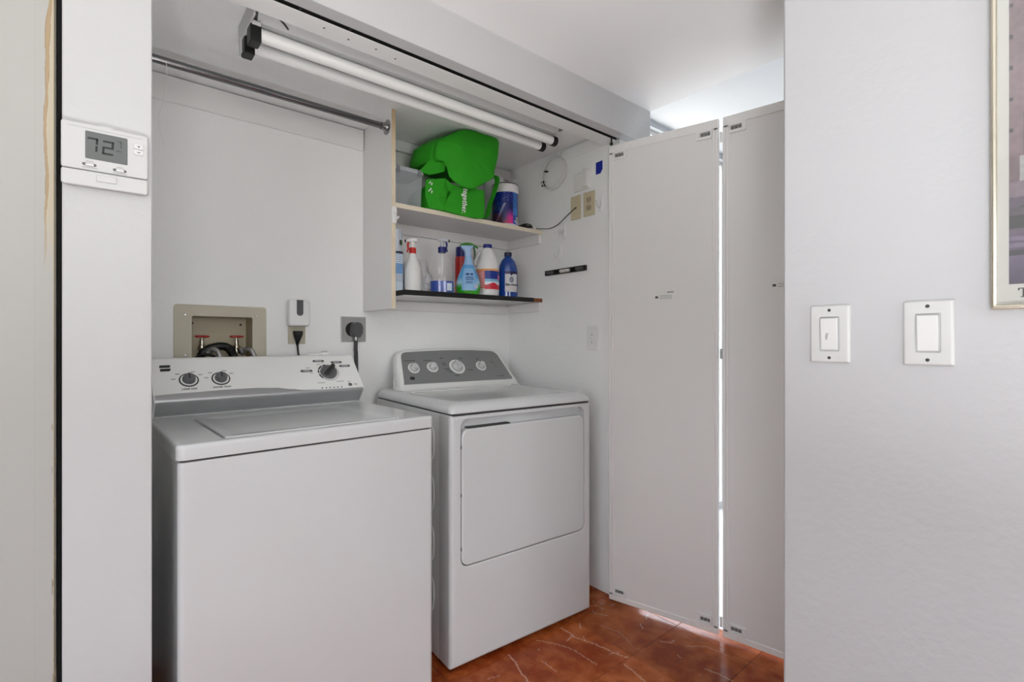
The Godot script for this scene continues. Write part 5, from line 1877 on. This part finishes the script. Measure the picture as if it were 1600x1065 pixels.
	sleeve(b, [[0.0499, 0.119], [0.0499, 0.028]], -0.36, 1.05, 1.0, 0.72, 0.0008, 24)
	img = Image.create(128, 128, false, Image.FORMAT_RGB8)
	img.fill(Color(0.83, 0.83, 0.84))
	for y in 128:
		for x in 128:
			var d := Vector2(x - 62, y - 40).length()
			if d < 19 and d > 12 or (d < 9 and absf(x - 62.0 + (y - 40) * 0.5) > 2.5): img.set_pixel(x, y, Color(0.16, 0.20, 0.36))
			if y < 14 and absf(x - 60) < 14 - y: img.set_pixel(x, y, Color(0.04, 0.06, 0.25))
	for y in [94, 101, 108]: img.fill_rect(Rect2i(24, y, 70 - (y % 3) * 10, 2), Color(0.78, 0.62, 0.52))
	var bl2 := mat(Color.WHITE, 0.4)
	bl2.albedo_texture = tex(img)
	var lb := part("label", b, bl2, t, "white paper label")
	text("lettering", "Bio-Clear", 0.0145, mat(Color(0.08, 0.08, 0.14), 0.5), lb, Transform3D(Basis(Vector3.UP, 0.24), Vector3(0.0155, 0.064, 0.0353)), 0.003)


# ---------------------------------------------------------------- hall things
func hall_things() -> void:
	var b := B.new()
	# thermostat
	var t := thing("thermostat", "white wall thermostat reading 72 on the pier left of the closet", "thermostat", Vector3(0.0115, 1.546, -1.355))
	b.slab(-0.069, -0.062, 0.069, 0.062, 0.0, 0.010, 0.004, 0.001)
	part("base", b, M.hall_plastic, t)
	b = B.new()
	b.slab(-0.0705, -0.031, 0.0705, 0.064, 0.009, 0.0185, 0.005, 0.003, 4, 3)
	b.slab(-0.0705, -0.064, 0.0705, -0.0315, 0.009, 0.0185, 0.005, 0.003, 4, 3)
	b.slab(-0.012, 0.0615, 0.012, 0.0665, 0.006, 0.0165, 0.001, 0.0008)
	part("cover", b, M.hall_plastic, t)
	b = B.new()
	b.box(Vector3(-0.061, 0.0545, 0.0183), Vector3(0.061, 0.0551, 0.0188), 0.0)
	part("cover_line", b, mat(Color(0.58, 0.58, 0.58), 0.5), t)
	b = B.new()
	b.box(Vector3(-0.069, -0.0316, 0.0155), Vector3(0.069, -0.0308, 0.0186), 0.0)
	part("cover_line", b, mat(Color(0.5, 0.5, 0.5), 0.5), t)
	b = B.new()
	b.slab(-0.0335, -0.007, 0.035, 0.0495, 0.0165, 0.0192, 0.002, 0.0004)
	part("display", b, mat(Color(0.395, 0.41, 0.405), 0.25), t, "grey liquid crystal display")
	# seven-segment digits
	b = B.new()
	b.xf = Transform3D(Basis(Vector3(1, 0, 0), Vector3(0.06, 1, 0), Vector3(0, 0, 1)), Vector3(0, 0, 0.0191))
	var digit := func(b: B, cx: float, cy: float, w: float, h: float, th: float, segs: String) -> void:
		for s in segs:
			var r: Rect2
			match s:
				"a": r = Rect2(cx - w / 2, cy + h / 2 - th, w, th)
				"g": r = Rect2(cx - w / 2, cy - th / 2, w, th)
				"d": r = Rect2(cx - w / 2, cy - h / 2, w, th)
				"b": r = Rect2(cx + w / 2 - th, cy + th * 0.4, th, h / 2 - th * 0.8)
				"c": r = Rect2(cx + w / 2 - th, cy - h / 2 + th * 0.4, th, h / 2 - th * 0.8)
				"e": r = Rect2(cx - w / 2, cy - h / 2 + th * 0.4, th, h / 2 - th * 0.8)
				_: r = Rect2(cx - w / 2, cy + th * 0.4, th, h / 2 - th * 0.8)
			b.box(Vector3(r.position.x, r.position.y, 0), Vector3(r.end.x, r.end.y, 0.0006), 0.0)
	digit.call(b, -0.0235, 0.0225, 0.017, 0.029, 0.0036, "abc")
	digit.call(b, 0.0015, 0.0215, 0.018, 0.029, 0.0036, "abged")
	part("digits", b, mat(Color(0.12, 0.13, 0.13), 0.5), t, "dark number 72")
	b = B.new()
	b.xf = Transform3D(Basis.IDENTITY, Vector3(0, 0, 0.0191))
	digit.call(b, 0.0215, 0.033, 0.007, 0.014, 0.0015, "abc")
	b.box(Vector3(0.0165, 0.018, 0), Vector3(0.025, 0.020, 0.0005), 0.0)
	part("small_digit", b, mat(Color(0.28, 0.29, 0.29), 0.5), t)
	for k in 2:
		b = B.new()
		b.slab(0.045, (0.031 if k == 0 else 0.0185), 0.062, (0.043 if k == 0 else 0.0295), 0.0165, 0.0215, 0.0025, 0.0012)
		var bt := part("button", b, M.hall_bright, t)
		b = B.new()
		var cy := 0.0365 if k == 0 else 0.024
		if k == 0:
			b.box(Vector3(0.0525, cy - 0.0016, 0.0214), Vector3(0.0555, cy + 0.0014, 0.0219), 0.0)
		else:
			b.box(Vector3(0.0515, cy - 0.0008, 0.0214), Vector3(0.0565, cy + 0.0008, 0.0219), 0.0)
		part("button_mark", b, M.print, bt)
	for q in [[-0.0265, -0.0185], [0.0225, -0.0205]]:
		b = B.new()
		b.slab(q[0] - 0.007, q[1] - 0.0042, q[0] + 0.007, q[1] + 0.0012, 0.0165, 0.0225, 0.0025, 0.001)
		var sl := part("slider", b, M.hall_bright, t)
		b = B.new()
		b.slab(q[0] - 0.012, q[1] - 0.0035, q[0] + 0.011, q[1] + 0.0024, 0.0165, 0.0189, 0.003, 0.0003)
		part("slider_slot", b, mat(Color(0.42, 0.42, 0.42), 0.6), sl)
		b = B.new()
		b.box(Vector3(q[0] - 0.006, q[1] + 0.0052, 0.0184), Vector3(q[0] + 0.006, q[1] + 0.0062, 0.0188), 0.0)
		b.box(Vector3(q[0] - 0.012, q[1] - 0.0075, 0.0184), Vector3(q[0] + 0.012, q[1] - 0.0065, 0.0188), 0.0)
		part("slider_print", b, mat(Color(0.55, 0.55, 0.55), 0.6), sl)
	b = B.new()
	b.slab(-0.0165, -0.0515, 0.0165, -0.0385, 0.0165, 0.0215, 0.002, 0.0012)
	part("cover_tab", b, M.hall_plastic, t)

	# rocker switches on the near wall
	var k := 0
	for z in [-0.3565, -0.203]:
		t = thing("light_switch", ["white rocker switch with grey scuffs, nearer the wall's end", "clean white rocker switch, nearer the framed poster"][k], "light switch", Vector3(1.13, 1.179, z), -PI / 2, "rocker switches on the near wall")
		b = B.new()
		b.frame([-0.0355, -0.0575, 0.0355, 0.0575, 0.003], [-0.0175, -0.0345, 0.0175, 0.0345, 0.002], 0.0, 0.0065, 0.005, 0.001)
		part("plate", b, M.hall_plastic, t)
		b = B.new()
		b.slab(-0.0185, -0.0355, 0.0185, 0.0355, 0.0, 0.0035, 0.001, 0.0003)
		part("switch_body", b, mat(Color(0.77, 0.77, 0.77), 0.4), t)
		b = B.new()
		b.xf = Transform3D(Basis(Vector3.RIGHT, 0.07 if k == 0 else 0.06), Vector3(0, 0, 0.0068))
		b.slab(-0.0150, -0.0315, 0.0150, 0.0315, -0.004, 0.002, 0.002, 0.0012)
		var rk := part("rocker", b, M.hall_bright, t)
		if k == 0:
			b = B.new()
			b.xf = Transform3D(Basis(Vector3.RIGHT, 0.07), Vector3(0, 0, 0.0068))
			var sc := PackedVector2Array([Vector2(-0.006, -0.012), Vector2(-0.003, -0.011), Vector2(-0.001, 0.0), Vector2(0.0005, 0.002), Vector2(-0.005, 0.002), Vector2(-0.0065, -0.004)])
			b.loft([B.lift(sc, 0.0018), B.lift(sc, 0.00215)])
			part("scuff", b, mat(Color(0.66, 0.66, 0.66), 0.7), rk, "grey scuff mark")
		for y in [0.0475, -0.0475]:
			b = B.new()
			b.xf = Transform3D(Basis(Vector3.RIGHT, PI / 2), Vector3(0, y, 0.0062))
			b.lathe([[0.0, 0.0], [0.0033, 0.0], [0.0028, 0.001], [0.0, 0.0014]], 14)
			part("screw", b, mat(Color(0.32, 0.32, 0.32), 0.35, 0.6), t)
		k += 1

	# framed poster, mostly beyond the picture's edge
	t = thing("framed_poster", "pale gold framed poster at the right edge of the near wall", "framed poster", Vector3(1.13, 1.60, 0.18), -PI / 2)
	var hw := 0.302; var hb := 0.384
	b = B.new()
	b.frame([-hw, -hb, hw, hb, 0.002], [-hw + 0.0075, -hb + 0.0075, hw - 0.0075, hb - 0.0075, 0.001], 0.0, 0.016, 0.0035, 0.003, 3)
	part("frame", b, mat(Color(0.80, 0.77, 0.70), 0.25, 0.85), t)
	b = B.new()
	b.box(Vector3(-hw + 0.006, -hb + 0.006, 0.001), Vector3(hw - 0.006, hb - 0.006, 0.006), 0.0)
	var mt := part("mat_board", b, mat(Color(0.73, 0.73, 0.70), 0.7), t)
	b = B.new()
	b.sheet([PackedVector3Array([Vector3(-hw + 0.021, hb - 0.02, 0.0064), Vector3(hw - 0.021, hb - 0.02, 0.0064)]), PackedVector3Array([Vector3(-hw + 0.021, -hb + 0.040, 0.0064), Vector3(hw - 0.021, -hb + 0.040, 0.0064)])], Vector3(0, 0, -1))
	var img := Image.create(512, 512, false, Image.FORMAT_RGB8)
	var na := noise(0.012, 51, 4); var nb := noise(0.09, 52, 3)
	for y in 512:
		for x in 512:
			# height on the wall that this row stands for
			var wy := 1.964 - 0.708 * y / 512.0
			var g := nb.get_noise_2d(x, y) * 0.05 + na.get_noise_2d(x, y) * 0.05
			var xx := fposmod(x, 66.0)
			var c := Color(0.50, 0.49, 0.50)
			if wy > 1.46:
				# street front: mauve posts with a dark edge, pale light between them
				c = Color(0.43, 0.35, 0.36) if xx < 19 else Color(0.56, 0.56, 0.55).lerp(Color(0.40, 0.36, 0.38), clampf(na.get_noise_2d(x * 3, y) + 0.2, 0, 1))
				if xx > 17 and xx < 21: c = Color(0.20, 0.16, 0.17)
				if xx < 4 and fposmod(wy * 20.0, 1.0) < 0.12: c = Color(0.12, 0.09, 0.1)
				if wy < 1.53 and xx > 14: c = Color(0.17, 0.12, 0.13)
			elif wy > 1.42: c = Color(0.58, 0.58, 0.57) if xx > 10 else Color(0.38, 0.31, 0.32)
			elif wy > 1.395: c = Color(0.44, 0.38, 0.41)
			elif wy > 1.335:
				var bend := 1.388 - 0.00001 * pow(absf(xx - 40.0), 2.0)
				c = Color(0.07, 0.06, 0.07) if wy < bend and wy > 1.345 else Color(0.30, 0.25, 0.31)
				if absf(wy - 1.372) < 0.006: c = Color(0.24, 0.22, 0.25)
			elif wy > 1.31: c = Color(0.40, 0.34, 0.43) if fposmod(wy * 90.0, 1.0) > 0.3 else Color(0.27, 0.22, 0.31)
			elif wy > 1.302: c = Color(0.06, 0.04, 0.08)
			else: c = Color(0.36, 0.30, 0.40).lerp(Color(0.17, 0.13, 0.23), clampf((1.302 - wy) / 0.045, 0, 1))
			img.set_pixel(x, y, c + Color(g, g, g))
	var pm := mat(Color.WHITE, 0.5)
	pm.albedo_texture = tex(img)
	part("print", b, pm, mt, "dusky street photograph in violet and brown")
	text("lettering", "T", 0.021, mat(Color(0.04, 0.04, 0.03), 0.5), mt, Transform3D(Basis.IDENTITY, Vector3(-hw + 0.0375, -hb + 0.0258, 0.0062)), 0.0006, true)
	b = B.new()
	b.box(Vector3(-hw + 0.006, -hb + 0.006, 0.0085), Vector3(hw - 0.006, hb - 0.006, 0.0105), 0.0)
	part("glass", b, clear(Color(1, 1, 1, 0.03), 0.02), t)

	# fluff swept against the foot of the closet wall
	t = thing("lint", "little white fluff and crumbs on the tiles below the folding door's corner", "lint", Vector3(1.70, 0.0, -1.40))
	t.set_meta("kind", "stuff")
	b = B.new()
	var rng := RandomNumberGenerator.new()
	rng.seed = 77
	for i in 13:
		var p := Vector3(rng.randf_range(-0.07, 0.035), 0.0012, rng.randf_range(-0.09, 0.03))
		var d := Vector3.FORWARD.rotated(Vector3.UP, rng.randf() * TAU) * rng.randf_range(0.006, 0.02)
		b.tube(B.curve([p, p + d * 0.5 + Vector3(0.002, rng.randf_range(0.001, 0.004), -0.002), p + d], 3), rng.randf_range(0.0006, 0.0012), 4)
	part("fluff", b, mat(Color(0.74, 0.66, 0.60), 0.9), t)
